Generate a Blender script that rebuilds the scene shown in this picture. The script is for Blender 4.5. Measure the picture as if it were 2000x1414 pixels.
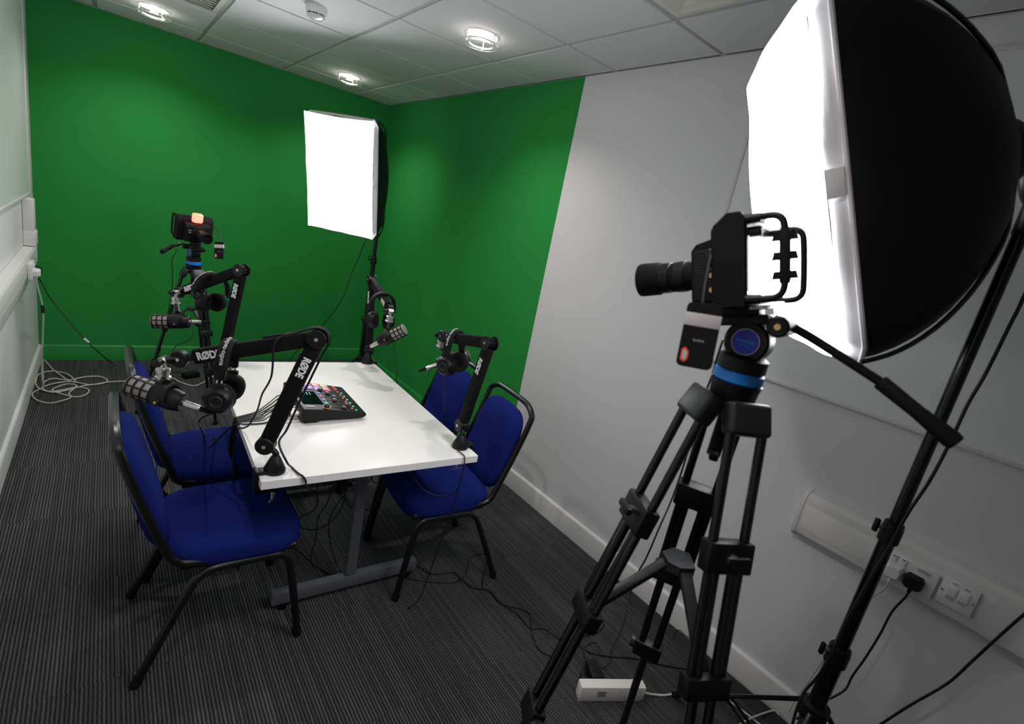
import bpy, bmesh, math, random
from mathutils import Vector, Matrix

for o in list(bpy.data.objects):
    bpy.data.objects.remove(o)
rnd = random.Random(11)
scene = bpy.context.scene
col = scene.collection
V = Vector

# ------------------------------------------------------------------ camera
FPX, YAW, PIT, ROL = 992.14, .6962, -.2503, .1992
CAM = V((-2.0171, -4.8270, 1.5699))
_fw = V((math.sin(YAW) * math.cos(PIT), math.cos(YAW) * math.cos(PIT), math.sin(PIT)))
_r0 = V((math.cos(YAW), -math.sin(YAW), 0))
_u0 = _r0.cross(_fw)
RT = _r0 * math.cos(ROL) + _u0 * math.sin(ROL)
UP = -_r0 * math.sin(ROL) + _u0 * math.cos(ROL)
FW = _fw
cd = bpy.data.cameras.new('photo_camera')
co = bpy.data.objects.new('photo_camera', cd)
col.objects.link(co)
cd.sensor_width = 36
cd.lens = FPX / 2000 * 36
cd.clip_start = .02
co.matrix_world = Matrix(((RT.x, UP.x, -FW.x, CAM.x), (RT.y, UP.y, -FW.y, CAM.y), (RT.z, UP.z, -FW.z, CAM.z), (0, 0, 0, 1)))
cd.dof.use_dof = True
cd.dof.focus_distance = 1.75
cd.dof.aperture_fstop = 3.2
scene.camera = co

# ------------------------------------------------------------------ world + exposure
w = bpy.data.worlds.new('world')
scene.world = w
w.use_nodes = True
w.node_tree.nodes['Background'].inputs[0].default_value = (.5, .55, .6, 1)
w.node_tree.nodes['Background'].inputs[1].default_value = 0
vs = scene.view_settings
vs.view_transform = 'Standard'
vs.look = 'None'
vs.gamma = 1
vs.use_curve_mapping = False
vs.exposure = 0.1
SOFTBOX_POWER = 10.5      # radiance of the lit diffusers
DOWNLIGHT_W = 26.0        # beam of each ceiling lamp
GLOW_W = .7               # its spill through the glass ring

XL, H, YF = -2.418, 2.4263, -7.2     # left wall, ceiling height, wall behind the camera


# ------------------------------------------------------------------ surveyed points
def ray(x, y):
    return FW + RT * ((x - 1000) / FPX) - UP * ((y - 707) / FPX)


def pt(x, y, t):
    return CAM + ray(x, y) * t


def onz(x, y, z):
    d = ray(x, y)
    return CAM + d * ((z - CAM.z) / d.z)


def onx(x, y, X):
    d = ray(x, y)
    return CAM + d * ((X - CAM.x) / d.x)


def fl(x, y, z=.0036):
    return onz(x, y, z)


def tb(x, y, z=.734):
    return onz(x, y, z)


# ------------------------------------------------------------------ materials
MATS = {}


def mat(name, c, rough=.5, metal=0., var=0., scale=40., bump=0., spec=.5, emit=None, es=0., trans=0., coat=0.):
    m = bpy.data.materials.new(name)
    m.use_nodes = True
    nt = m.node_tree
    b = nt.nodes['Principled BSDF']
    b.inputs['Base Color'].default_value = (*c, 1)
    b.inputs['Roughness'].default_value = rough
    b.inputs['Metallic'].default_value = metal
    b.inputs['Specular IOR Level'].default_value = spec
    b.inputs['Transmission Weight'].default_value = trans
    b.inputs['Coat Weight'].default_value = coat
    if emit:
        b.inputs['Emission Color'].default_value = (*emit, 1)
        b.inputs['Emission Strength'].default_value = es
    if var or bump:
        tc = nt.nodes.new('ShaderNodeTexCoord')
        n = nt.nodes.new('ShaderNodeTexNoise')
        n.inputs['Scale'].default_value = scale
        n.inputs['Detail'].default_value = 5
        nt.links.new(tc.outputs['Object'], n.inputs['Vector'])
        if var:
            mx = nt.nodes.new('ShaderNodeMix')
            mx.data_type = 'RGBA'
            mx.inputs['A'].default_value = (*[max(0, k * (1 - var)) for k in c], 1)
            mx.inputs['B'].default_value = (*[min(1, k * (1 + var)) for k in c], 1)
            nt.links.new(n.outputs['Fac'], mx.inputs['Factor'])
            nt.links.new(mx.outputs['Result'], b.inputs['Base Color'])
        if bump:
            bp = nt.nodes.new('ShaderNodeBump')
            bp.inputs['Strength'].default_value = bump
            bp.inputs['Distance'].default_value = .002
            nt.links.new(n.outputs['Fac'], bp.inputs['Height'])
            nt.links.new(bp.outputs['Normal'], b.inputs['Normal'])
    MATS[name] = m
    return m


mat('white_wall', (.70, .70, .71), .55, var=.02, scale=3, bump=.05)
mat('green_paint', (.022, .275, .050), .75, spec=.2, var=.03, scale=3, bump=.05)
mat('green_trim', (.020, .265, .047), .4)
mat('white_trim', (.70, .70, .69), .35)
mat('board_white', (.74, .76, .76), .22)
mat('board_frame', (.62, .61, .61), .4)
mat('trunking', (.72, .71, .70), .4)
mat('socket_white', (.80, .79, .79), .3)
mat('tile', (.72, .72, .73), .9, var=.05, scale=180, bump=.25)
mat('tee', (.50, .51, .52), .5)
mat('duct_metal', (.45, .46, .46), .5)
mat('vent_cream', (.72, .72, .64), .5)
mat('dark_gap', (.02, .02, .02), .9)
mat('lamp_trim', (.85, .83, .82), .3)
mat('lamp_on', (1, 1, 1), .5, emit=(1, .95, .92), es=14)
mat('lamp_glass', (.95, .97, .95), .08, trans=.85)
mat('detector', (.78, .77, .78), .35)
mat('detector_cap', (.66, .65, .68), .12)
mat('table_white', (.83, .82, .80), .32, var=.02, scale=5)
mat('table_edge', (.80, .79, .78), .4)
mat('table_steel', (.13, .135, .155), .42, metal=.2)
mat('blue_fabric', (.007, .015, .135), .95, var=.25, scale=700, bump=.4, spec=.1)
mat('chair_black', (.005, .005, .006), .30)
mat('black_plastic', (.004, .004, .0045), .45, spec=.3)
mat('black_matte', (.005, .005, .005), .75, spec=.2)
mat('black_gloss', (.003, .003, .004), .18)
mat('arm_cover', (.003, .003, .0035), .85, bump=.3, scale=900, spec=.2)
mat('softbox_black', (.005, .005, .006), .6, var=.2, scale=30, bump=.15, spec=.2)
mat('softbox_lip', (.74, .73, .75), .8, bump=.9, scale=14)
mat('softbox_seam', (.55, .52, .54), .8)
mat('softbox_diffuser', (.9, .9, .92), .9, emit=(.96, .97, 1.0), es=SOFTBOX_POWER)
mat('grey_plastic', (.016, .018, .020), .42, spec=.4)
mat('chrome', (.66, .64, .61), .30, metal=1)
mat('brass', (.75, .55, .25), .3, metal=1)
mat('steel', (.5, .5, .5), .35, metal=1)
mat('grille', (.36, .34, .31), .5, metal=.55, var=.55, scale=900, bump=.8)
mat('cable_black', (.004, .004, .005), .5)
mat('cable_white', (.55, .55, .50), .5)
mat('logo_white', (.80, .80, .80), .6)
mat('logo_grey', (.45, .45, .45), .6)
mat('head_blue', (.01, .18, .62), .35)
mat('badge_blue', (.02, .04, .42), .35)
mat('ssd_grey', (.50, .47, .49), .5)
mat('ssd_orange', (.80, .09, .02), .45)
mat('tally_red', (1, .2, .15), .4, emit=(1, .13, .08), es=3.6)
mat('screen_dark', (.003, .010, .007), .5, spec=.0)
mat('fader_grey', (.10, .10, .105), .35)
mat('cover_black', (.014, .014, .014), .8)
mat('strip_white', (.78, .76, .72), .35)
mat('red_paint', (.45, .02, .02), .4)
for nm, c in dict(pad_red=(1, .12, .10), pad_pink=(1, .25, .35), pad_peach=(1, .45, .30), pad_olive=(.62, .68, .38),
                  pad_violet=(.42, .36, 1), pad_blue=(.22, .38, 1), pad_green=(.1, .9, .55), pad_orange=(1, .3, .05)).items():
    mat(nm, tuple(k * .5 for k in c), .4, emit=c, es=.38)


def carpet_material():
    m = bpy.data.materials.new('carpet')
    m.use_nodes = True
    nt = m.node_tree
    L = nt.links
    N = nt.nodes.new
    b = nt.nodes['Principled BSDF']
    b.inputs['Roughness'].default_value = .95
    b.inputs['Specular IOR Level'].default_value = .15
    g = N('ShaderNodeNewGeometry')
    oi = N('ShaderNodeObjectInfo')
    sx = N('ShaderNodeSeparateXYZ')
    L.new(g.outputs['Position'], sx.inputs[0])
    nz = N('ShaderNodeTexNoise')
    nz.inputs['Scale'].default_value = 60
    L.new(g.outputs['Position'], nz.inputs['Vector'])

    def M(op, a, bb=None):
        n = N('ShaderNodeMath')
        n.operation = op
        for i, q in enumerate((a, bb)):
            if q is None:
                continue
            if isinstance(q, (int, float)):
                n.inputs[i].default_value = q
            else:
                L.new(q, n.inputs[i])
        return n.outputs[0]
    wob = M('MULTIPLY', M('SUBTRACT', nz.outputs['Fac'], .5), .0035)
    xx = M('ADD', M('ADD', sx.outputs['X'], wob), M('MULTIPLY', oi.outputs['Random'], .37))
    ph = M('MULTIPLY', xx, 1 / .0105)
    cell = M('FLOOR', ph)
    fr = M('FRACT', ph)
    ridge = M('SINE', M('MULTIPLY', fr, math.pi))
    wn = N('ShaderNodeTexWhiteNoise')
    wn.noise_dimensions = '1D'
    L.new(cell, wn.inputs['W'])
    n2 = N('ShaderNodeTexNoise')
    n2.inputs['Scale'].default_value = 1
    n2.inputs['Detail'].default_value = 6
    mp = N('ShaderNodeMapping')
    mp.inputs['Scale'].default_value = (500, 90, 1)
    L.new(g.outputs['Position'], mp.inputs[0])
    L.new(mp.outputs[0], n2.inputs['Vector'])
    h = M('MULTIPLY', M('POWER', ridge, 1.6), M('ADD', .5, M('MULTIPLY', wn.outputs['Value'], .5)))
    h = M('MULTIPLY', h, M('ADD', .35, n2.outputs['Fac']))
    n3 = N('ShaderNodeTexNoise')
    n3.inputs['Scale'].default_value = 2.2
    L.new(g.outputs['Position'], n3.inputs['Vector'])
    h2 = M('MULTIPLY', h, M('ADD', .75, M('MULTIPLY', n3.outputs['Fac'], .5)))
    rp = N('ShaderNodeValToRGB')
    rp.color_ramp.elements[0].color = (.012, .012, .013, 1)
    rp.color_ramp.elements[1].color = (.112, .113, .120, 1)
    rp.color_ramp.elements[1].position = .85
    L.new(h2, rp.inputs[0])
    L.new(rp.outputs[0], b.inputs['Base Color'])
    bp = N('ShaderNodeBump')
    bp.inputs['Strength'].default_value = .8
    bp.inputs['Distance'].default_value = .003
    L.new(h, bp.inputs['Height'])
    L.new(bp.outputs[0], b.inputs['Normal'])
    MATS['carpet'] = m


carpet_material()


# the monitor on the back of the studio camera: a bright view with a green backdrop
def screen_material():
    m = bpy.data.materials.new('camera_screen')
    m.use_nodes = True
    nt = m.node_tree
    b = nt.nodes['Principled BSDF']
    b.inputs['Roughness'].default_value = .15
    b.inputs['Base Color'].default_value = (.02, .02, .02, 1)
    tc = nt.nodes.new('ShaderNodeTexCoord')
    sp = nt.nodes.new('ShaderNodeSeparateXYZ')
    nt.links.new(tc.outputs['Object'], sp.inputs[0])
    rp = nt.nodes.new('ShaderNodeValToRGB')
    e = rp.color_ramp.elements
    e[0].color = (.86, .88, 1, 1)
    e[0].position = .40
    e[1].color = (.02, .16, .05, 1)
    e[1].position = .47
    mr = nt.nodes.new('ShaderNodeMapRange')
    mr.inputs['From Min'].default_value = .09
    mr.inputs['From Max'].default_value = -.09
    nt.links.new(sp.outputs['Y'], mr.inputs['Value'])
    nt.links.new(mr.outputs[0], rp.inputs[0])
    nt.links.new(rp.outputs[0], b.inputs['Emission Color'])
    b.inputs['Emission Strength'].default_value = 1.3
    MATS['camera_screen'] = m


screen_material()


# ------------------------------------------------------------------ mesh builder
def catmull(pts, sub=6, closed=False):
    P = [V(p) for p in pts]
    n = len(P)
    if n < 3:
        return P
    out = []
    rng = range(n) if closed else range(n - 1)
    for i in rng:
        p1, p2 = P[i], P[(i + 1) % n]
        p0 = P[i - 1] if (i > 0 or closed) else p1 * 2 - p2
        p3 = P[(i + 2) % n] if (i + 2 < n or closed) else p2 * 2 - p1
        for k in range(sub):
            t = k / sub
            out.append(.5 * ((2 * p1) + (p2 - p0) * t + (2 * p0 - 5 * p1 + 4 * p2 - p3) * t * t + (3 * p1 - p0 - 3 * p2 + p3) * t ** 3))
    if not closed:
        out.append(P[-1])
    return out


def perp(d):
    d = V(d).normalized()
    a = V((0, 0, 1)) if abs(d.z) < .9 else V((1, 0, 0))
    u = d.cross(a).normalized()
    return u, d.cross(u).normalized()


def mtx(x, y, z, o=(0, 0, 0)):
    x, y, z, o = V(x), V(y), V(z), V(o)
    return Matrix(((x.x, y.x, z.x, o.x), (x.y, y.y, z.y, o.y), (x.z, y.z, z.z, o.z), (0, 0, 0, 1)))


def aim(x, up=(0, 0, 1), o=(0, 0, 0)):
    """frame whose x axis points along x and whose z axis leans to up"""
    x = V(x).normalized()
    y = V(up).cross(x).normalized()
    return mtx(x, y, x.cross(y), o)


_RB = {}


class MB:
    def __init__(self, xf=None):
        self.v, self.f = [], []
        self.xf = xf or Matrix.Identity(4)

    def _add(self, vs, fs, m=None):
        k = len(self.v)
        T = self.xf @ m if m is not None else self.xf
        self.v += [tuple(T @ V(p)) for p in vs]
        self.f += [tuple(i + k for i in q) for q in fs]
        return self

    def box(self, c, s, m=None, bev=0., seg=2):
        key = (round(s[0], 5), round(s[1], 5), round(s[2], 5), bev, seg)
        if key not in _RB:
            bm = bmesh.new()
            bmesh.ops.create_cube(bm, size=1)
            for q in bm.verts:
                q.co = V((q.co.x * s[0], q.co.y * s[1], q.co.z * s[2]))
            if bev:
                bmesh.ops.bevel(bm, geom=bm.edges[:], offset=bev, segments=seg, profile=.5, affect='EDGES')
            bm.verts.index_update()
            _RB[key] = ([tuple(q.co) for q in bm.verts], [tuple(q.index for q in f.verts) for f in bm.faces])
            bm.free()
        vs, fs = _RB[key]
        T = Matrix.Translation(V(c))
        if m is not None:
            T = T @ m.to_3x3().to_4x4()
        return self._add(vs, fs, T)

    def beam(self, a, b, w, h, side, bev=0., seg=2):
        """bar from a to b; w across in the direction side, h the other way"""
        a, b = V(a), V(b)
        x = (b - a).normalized()
        y = V(side)
        y = (y - x * y.dot(x)).normalized()
        return self.box((a + b) / 2, ((b - a).length, w, h), mtx(x, y, x.cross(y)), bev, seg)

    def ring(self, rings, closed_ring=True, caps=(True, True), loop=False):
        n = len(rings[0])
        vs = [p for r in rings for p in r]
        fs = []
        R = len(rings)
        for i in range(R if loop else R - 1):
            for j in range(n if closed_ring else n - 1):
                a, b = i * n + j, i * n + (j + 1) % n
                c, d = ((i + 1) % R) * n + (j + 1) % n, ((i + 1) % R) * n + j
                fs.append((a, b, c, d))
        if not loop and caps[0]:
            fs.append(tuple(range(n - 1, -1, -1)))
        if not loop and caps[1]:
            fs.append(tuple((R - 1) * n + j for j in range(n)))
        return self._add(vs, fs)

    def lathe(self, prof, o, axis, n=24, caps=(True, True)):
        """prof: (radius, distance along the axis)"""
        o = V(o)
        d = V(axis).normalized()
        u, w_ = perp(d)
        return self.ring([[o + d * z + (u * math.cos(2 * math.pi * j / n) + w_ * math.sin(2 * math.pi * j / n)) * max(r, 1e-5)
                           for j in range(n)] for r, z in prof], caps=caps)

    def cyl(self, a, b, r, r2=None, n=20, bev=0.):
        a, b = V(a), V(b)
        L = (b - a).length
        r2 = r if r2 is None else r2
        if bev:
            pr = [(r - bev, 0), (r, bev), (r2, L - bev), (r2 - bev, L)]
        else:
            pr = [(r, 0), (r2, L)]
        return self.lathe(pr, a, b - a, n)

    def tube(self, pts, r, n=8, sub=6, closed=False, smooth=True):
        P = catmull(pts, sub, closed) if smooth else [V(p) for p in pts]
        m = len(P)
        rings = []
        u = None
        for i in range(m):
            a = P[i - 1] if (i or closed) else P[0]
            b = P[(i + 1) % m] if (i < m - 1 or closed) else P[-1]
            d = (b - a)
            d = d.normalized() if d.length > 1e-9 else V((0, 0, 1))
            if u is None:
                u, _ = perp(d)
            else:
                u = u - d * u.dot(d)
                u = u.normalized() if u.length > 1e-6 else perp(d)[0]
            w_ = d.cross(u)
            rr = r[min(i * len(r) // m, len(r) - 1)] if isinstance(r, (list, tuple)) else r
            rings.append([P[i] + (u * math.cos(2 * math.pi * j / n) + w_ * math.sin(2 * math.pi * j / n)) * rr for j in range(n)])
        return self.ring(rings, loop=closed)

    def sphere(self, c, r, sc=(1, 1, 1), n=16):
        c = V(c)
        rings = []
        for i in range(1, n // 2):
            a = math.pi * i / (n // 2)
            rings.append([c + V((math.sin(a) * math.cos(2 * math.pi * j / n) * r * sc[0],
                                 math.sin(a) * math.sin(2 * math.pi * j / n) * r * sc[1], math.cos(a) * r * sc[2])) for j in range(n)])
        return self.ring(rings)

    def prism(self, poly, o, x, y, t):
        """flat outline poly in the plane (x, y) at o, given thickness t along x cross y"""
        o, x, y = V(o), V(x), V(y)
        z = x.cross(y).normalized() * t
        a = [o + x * p[0] + y * p[1] for p in poly]
        return self.ring([a, [q + z for q in a]])

    def build(self, name, m, parent=None, smooth=True, angle=35):
        me = bpy.data.meshes.new(name)
        me.from_pydata(self.v, [], self.f)
        bm = bmesh.new()
        bm.from_mesh(me)
        bmesh.ops.recalc_face_normals(bm, faces=bm.faces[:])
        bm.to_mesh(me)
        bm.free()
        me.materials.append(MATS[m])
        if smooth:
            me.polygons.foreach_set('use_smooth', [True] * len(me.polygons))
            me.set_sharp_from_angle(angle=math.radians(angle))
        o = bpy.data.objects.new(name, me)
        col.objects.link(o)
        if parent is not None:
            o.parent = parent
        return o


def tag(o, label, cat, group=None):
    o['label'] = label
    o['category'] = cat
    if group:
        o['group'] = group
    return o


def thing(name, label, cat, loc=(0, 0, 0), rot=None, group=None):
    o = bpy.data.objects.new(name, None)
    o.empty_display_size = .05
    col.objects.link(o)
    m = Matrix.Translation(V(loc))
    if rot is not None:
        m = m @ rot.to_3x3().to_4x4()
    o.matrix_world = m
    return tag(o, label, cat, group)


def struct(o):
    o['kind'] = 'structure'
    return o


def copy_tree(o, parent=None):
    c = o.copy()
    col.objects.link(c)
    if parent is not None:
        c.parent = parent
    for ch in list(o.children):
        copy_tree(ch, c)
    return c


def rotz(a):
    return Matrix.Rotation(math.radians(a), 4, 'Z')


_TX = {}


def text_geo(body, size, ext=.0004, bold=.0):
    key = (body, size, ext, bold)
    if key not in _TX:
        cu = bpy.data.curves.new('lettering', 'FONT')
        cu.body = body
        cu.size = size
        cu.align_x = 'CENTER'
        cu.align_y = 'CENTER'
        cu.extrude = ext
        cu.offset = bold
        cu.resolution_u = 3
        ob = bpy.data.objects.new('lettering', cu)
        me = bpy.data.meshes.new_from_object(ob)
        _TX[key] = ([tuple(q.co) for q in me.vertices], [tuple(p.vertices) for p in me.polygons])
        bpy.data.meshes.remove(me)
        bpy.data.objects.remove(ob)
        bpy.data.curves.remove(cu)
    return _TX[key]


def lettering(body, size, o, x, y, m, parent, bold=0., warp=None, ext=.0004, sx=1.):
    """letters lying in the plane x (reading direction), y (up) at o"""
    vs, fs = text_geo(body, size, ext, bold)
    mb = MB()
    x, y = V(x).normalized(), V(y)
    y = (y - x * y.dot(x)).normalized()
    if warp:
        mb.v = [tuple(warp(*p)) for p in vs]
        mb.f = list(fs)
    else:
        mb._add([(p[0] * sx, p[1], p[2]) for p in vs], fs, mtx(x, y, x.cross(y), o))
    return mb.build('lettering', m, parent, smooth=False)


# =================================================================== THE ROOM
def setting():
    fo = MB().box((XL / 2, YF / 2, -.05), (-XL + .3, -YF + .3, .08)).build('floor', 'dark_gap', smooth=False)
    struct(fo)
    # carpet tiles
    s = .5
    g = .0006
    for i in range(5):
        for j in range(16):
            x1 = -i * s
            x0 = max(x1 - s, XL)
            y1 = -.22 - (j - 1) * s if j else 0
            y0 = max(-.22 - j * s, YF)
            if x1 - x0 < .02 or y1 - y0 < .02:
                continue
            MB().box(((x0 + x1) / 2, (y0 + y1) / 2, -.005), (x1 - x0 - g, y1 - y0 - g, .01)).build('carpet_tile', 'carpet', fo, smooth=False)
    # walls
    struct(MB().box((XL / 2, .05, H / 2), (-XL + .2, .1, H + .1)).build('wall_back', 'green_paint', smooth=False))
    struct(MB().box((XL - .05, YF / 2, H / 2), (.1, -YF, H + .1)).build('wall_left', 'white_wall', smooth=False))
    yg = -2.5466
    wr = struct(MB().box((.05, (YF + yg) / 2, H / 2), (.1, yg - YF, H + .1)).build('wall_right', 'white_wall', smooth=False))
    MB().box((.05, yg / 2, H / 2), (.1, -yg, H + .1)).build('green_panel', 'green_paint', wr, smooth=False)
    struct(MB().box((XL / 2, YF - .05, H / 2), (-XL + .2, .1, H + .1)).build('wall_front', 'white_wall', smooth=False))
    # baseboards: rounded top edge
    prof = [(0, 0), (.016, 0), (.016, .105), (.013, .114), (.006, .118), (0, .118)]

    def base(name, o, inward, along, L, m):
        return struct(MB().prism(prof, o, V(inward), V((0, 0, 1)), L if V(inward).cross(V((0, 0, 1))).dot(V(along)) > 0 else -L).build(name, m, angle=50))
    base('baseboard_back', (XL, 0, 0), (0, -1, 0), (1, 0, 0), -XL, 'green_trim')
    base('baseboard_left', (XL, 0, 0), (1, 0, 0), (0, -1, 0), -YF, 'white_trim')
    br = base('baseboard_right', (0, yg, 0), (-1, 0, 0), (0, -1, 0), yg - YF, 'white_trim')
    gb = MB().prism(prof, (0, 0, 0), V((-1, 0, 0)), V((0, 0, 1)), yg if V((-1, 0, 0)).cross(V((0, 0, 1))).y > 0 else -yg)
    gb.build('green_section', 'green_trim', br, angle=50)
    # ceiling: slab, tees and tiles
    ce = struct(MB().box((XL / 2, YF / 2, H + .10), (-XL + .3, -YF + .3, .08)).build('ceiling', 'dark_gap', smooth=False))
    px, py = .576, .6
    xs = [0] + [-.353 - px * i for i in range(4) if -.353 - px * i > XL + .03] + [XL]
    ys = [0] + [-.378 - py * i for i in range(12) if -.378 - py * i > YF + .03] + [YF]
    tw = .024
    for x in xs[1:-1]:
        MB().box((x, YF / 2, H + .011), (tw + .006, -YF, .006)).build('tee_bar', 'tee', ce, smooth=False)
    for y in ys[1:-1]:
        for a, b in zip(xs, xs[1:]):
            MB().box(((a + b) / 2, y, H + .011), (abs(b - a) - tw, tw, .0058)).build('tee_bar', 'tee', ce, smooth=False)
    for x in (xs[0] - .01, xs[-1] + .01):
        MB().box((x, YF / 2, H + .003), (.02, -YF, .006)).build('edge_angle', 'tee', ce, smooth=False)
    MB().box((XL / 2, -.01, H + .003), (-XL, .02, .006)).build('edge_angle', 'tee', ce, smooth=False)
    vents = {}
    for a, b in zip(xs, xs[1:]):
        for c, d in zip(ys, ys[1:]):
            ctr = ((a + b) / 2, (c + d) / 2)
            if abs(ctr[0] + .641) < .05 and abs(ctr[1] + 3.678) < .05:
                vents['diffuser'] = (a, b, c, d)
                continue
            if abs(ctr[0] + 1.793) < .05 and abs(ctr[1] + 1.278) < .05:
                vents['louvre'] = (a, b, c, d)
                continue
            MB().box((*ctr, H + .010), (abs(b - a) - .026, abs(d - c) - .022, .02)).build('ceiling_tile', 'tile', ce, smooth=False)
    # four way diffuser
    a, b, c, d = vents['diffuser']
    cx, cy = (a + b) / 2, (c + d) / 2
    sx, sy = abs(a - b) - .03, abs(c - d) - .03
    t = thing('ceiling_vent', 'cream square ceiling diffuser with stepped frames beside the tall softbox', 'vent', (cx, cy, H))

    def frame(k0, k1, z0, z1, nm):
        m = MB()
        o = [(-1, -1), (1, -1), (1, 1), (-1, 1)]
        rg = lambda k, z: [V((p[0] * sx / 2 * k, p[1] * sy / 2 * k, z)) for p in o]
        m.ring([rg(k0, z0), rg(k1, z1), rg(k1, z1 + .004), rg(k0, z0 + .004)], loop=True)
        m.build(nm, 'vent_cream', t, smooth=False)
    frame(1, .90, .004, .000, 'outer_frame')
    frame(.88, .72, -.004, .03, 'cone')
    frame(.70, .52, -.004, .03, 'cone')
    frame(.50, .30, -.004, .03, 'cone')
    MB().box((0, 0, .01), (sx * .26, sy * .26, .006)).build('centre_plate', 'vent_cream', t, smooth=False)
    MB().box((0, 0, .05), (sx, sy, .01)).build('duct', 'duct_metal', t, smooth=False)
    # louvred grille
    a, b, c, d = vents['louvre']
    cx, cy = (a + b) / 2, (c + d) / 2
    sx, sy = abs(a - b) - .03, abs(c - d) - .03
    t = thing('ceiling_vent', 'cream louvred return grille in the ceiling next to a lamp and the green wall', 'vent', (cx, cy, H))
    frame(1, .90, .004, .000, 'outer_frame')
    for i in range(11):
        y = -sy * .43 + sy * .86 * i / 10
        MB().box((0, y, .018), (sx * .9, .036, .0025), Matrix.Rotation(math.radians(45), 4, 'X')).build('slat', 'vent_cream', t, smooth=False)
    MB().box((0, 0, .05), (sx, sy, .006)).build('duct', 'duct_metal', t, smooth=False)
    # downlights
    spots = [(-.614, -2.449, 'glass ringed round ceiling lamp over the wall with the green and white paint'),
             (-.600, -.62, 'glass ringed round ceiling lamp in the green corner above the small softbox'),
             (-1.797, -.60, 'glass ringed round ceiling lamp beside the louvred grille'),
             (-1.79, -2.449, 'glass ringed round ceiling lamp past the smoke detector'),
             (-1.79, -4.28, 'glass ringed round ceiling lamp on the far side of the square diffuser')]
    for x, y, lab in spots:
        # the row goes on over and behind the photographer
        off = '_offscreen' if x < -1.7 and y < -1.5 else ''
        t = thing('ceiling_lamp' + off, lab, 'ceiling lamp', (x, y, H), group='round ceiling lamps')
        MB().lathe([(.060, -.0005), (.060, -.010), (.078, -.010), (.086, -.004), (.086, -.0005)], (0, 0, .006), (0, 0, 1), 40).build('trim_ring', 'lamp_trim', t)
        MB().lathe([(.002, 0), (.058, 0), (.058, .002), (.002, .002)], (0, 0, -.001), (0, 0, 1), 32).build('bulb', 'lamp_on', t).name = 'bulb' + off
        gl = MB()
        R0, R1, z0, z1 = .058, .086, -.044, -.036
        n = 48
        gl.ring([[V((r * math.cos(2 * math.pi * j / n), r * math.sin(2 * math.pi * j / n), z)) for j in range(n)]
                 for r, z in ((R0, z0), (R1, z0), (R1, z1), (R0, z1))], loop=True)
        gl.build('glass_ring', 'lamp_glass', t)
        for k in range(3):
            q = math.radians(50 + 120 * k)
            MB().cyl((.074 * math.cos(q), .074 * math.sin(q), -.046), (.074 * math.cos(q), .074 * math.sin(q), -.004), .0025, n=8).build('pin', 'chrome', t)
        ld = bpy.data.lights.new('lamp_glow' + off, 'POINT')
        ld.energy = GLOW_W
        ld.color = (1, .90, .86)
        ld.shadow_soft_size = .02
        lo = bpy.data.objects.new('lamp_glow' + off, ld)
        col.objects.link(lo)
        lo.parent = t
        lo.location = (0, 0, -.022)
        ld = bpy.data.lights.new('lamp_beam' + off, 'SPOT')
        ld.energy = DOWNLIGHT_W
        ld.color = (1, .92, .87)
        ld.spot_size = math.radians(140)
        ld.spot_blend = 1.0
        ld.shadow_soft_size = .04
        lo = bpy.data.objects.new('lamp_beam' + off, ld)
        col.objects.link(lo)
        lo.parent = t
        lo.location = (0, 0, -.050)
    # smoke detector
    t = thing('smoke_detector', 'round white smoke detector on the ceiling', 'smoke detector', (-1.209, -1.85, H))
    MB().lathe([(.052, 0), (.052, .012), (.048, .030), (.046, .034)], (0, 0, 0), (0, 0, -1), 40).build('base', 'detector', t)
    MB().lathe([(.040, .034), (.040, .040)], (0, 0, 0), (0, 0, -1), 32).build('sensor_gap', 'dark_gap', t)
    for k in range(8):
        q = 2 * math.pi * k / 8
        MB().box((.041 * math.cos(q), .041 * math.sin(q), -.037), (.004, .004, .008)).build('rib', 'detector', t, smooth=False)
    MB().lathe([(.043, .039), (.042, .046), (.030, .055), (.010, .058)], (0, 0, 0), (0, 0, -1), 32).build('cap', 'detector_cap', t)


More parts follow.
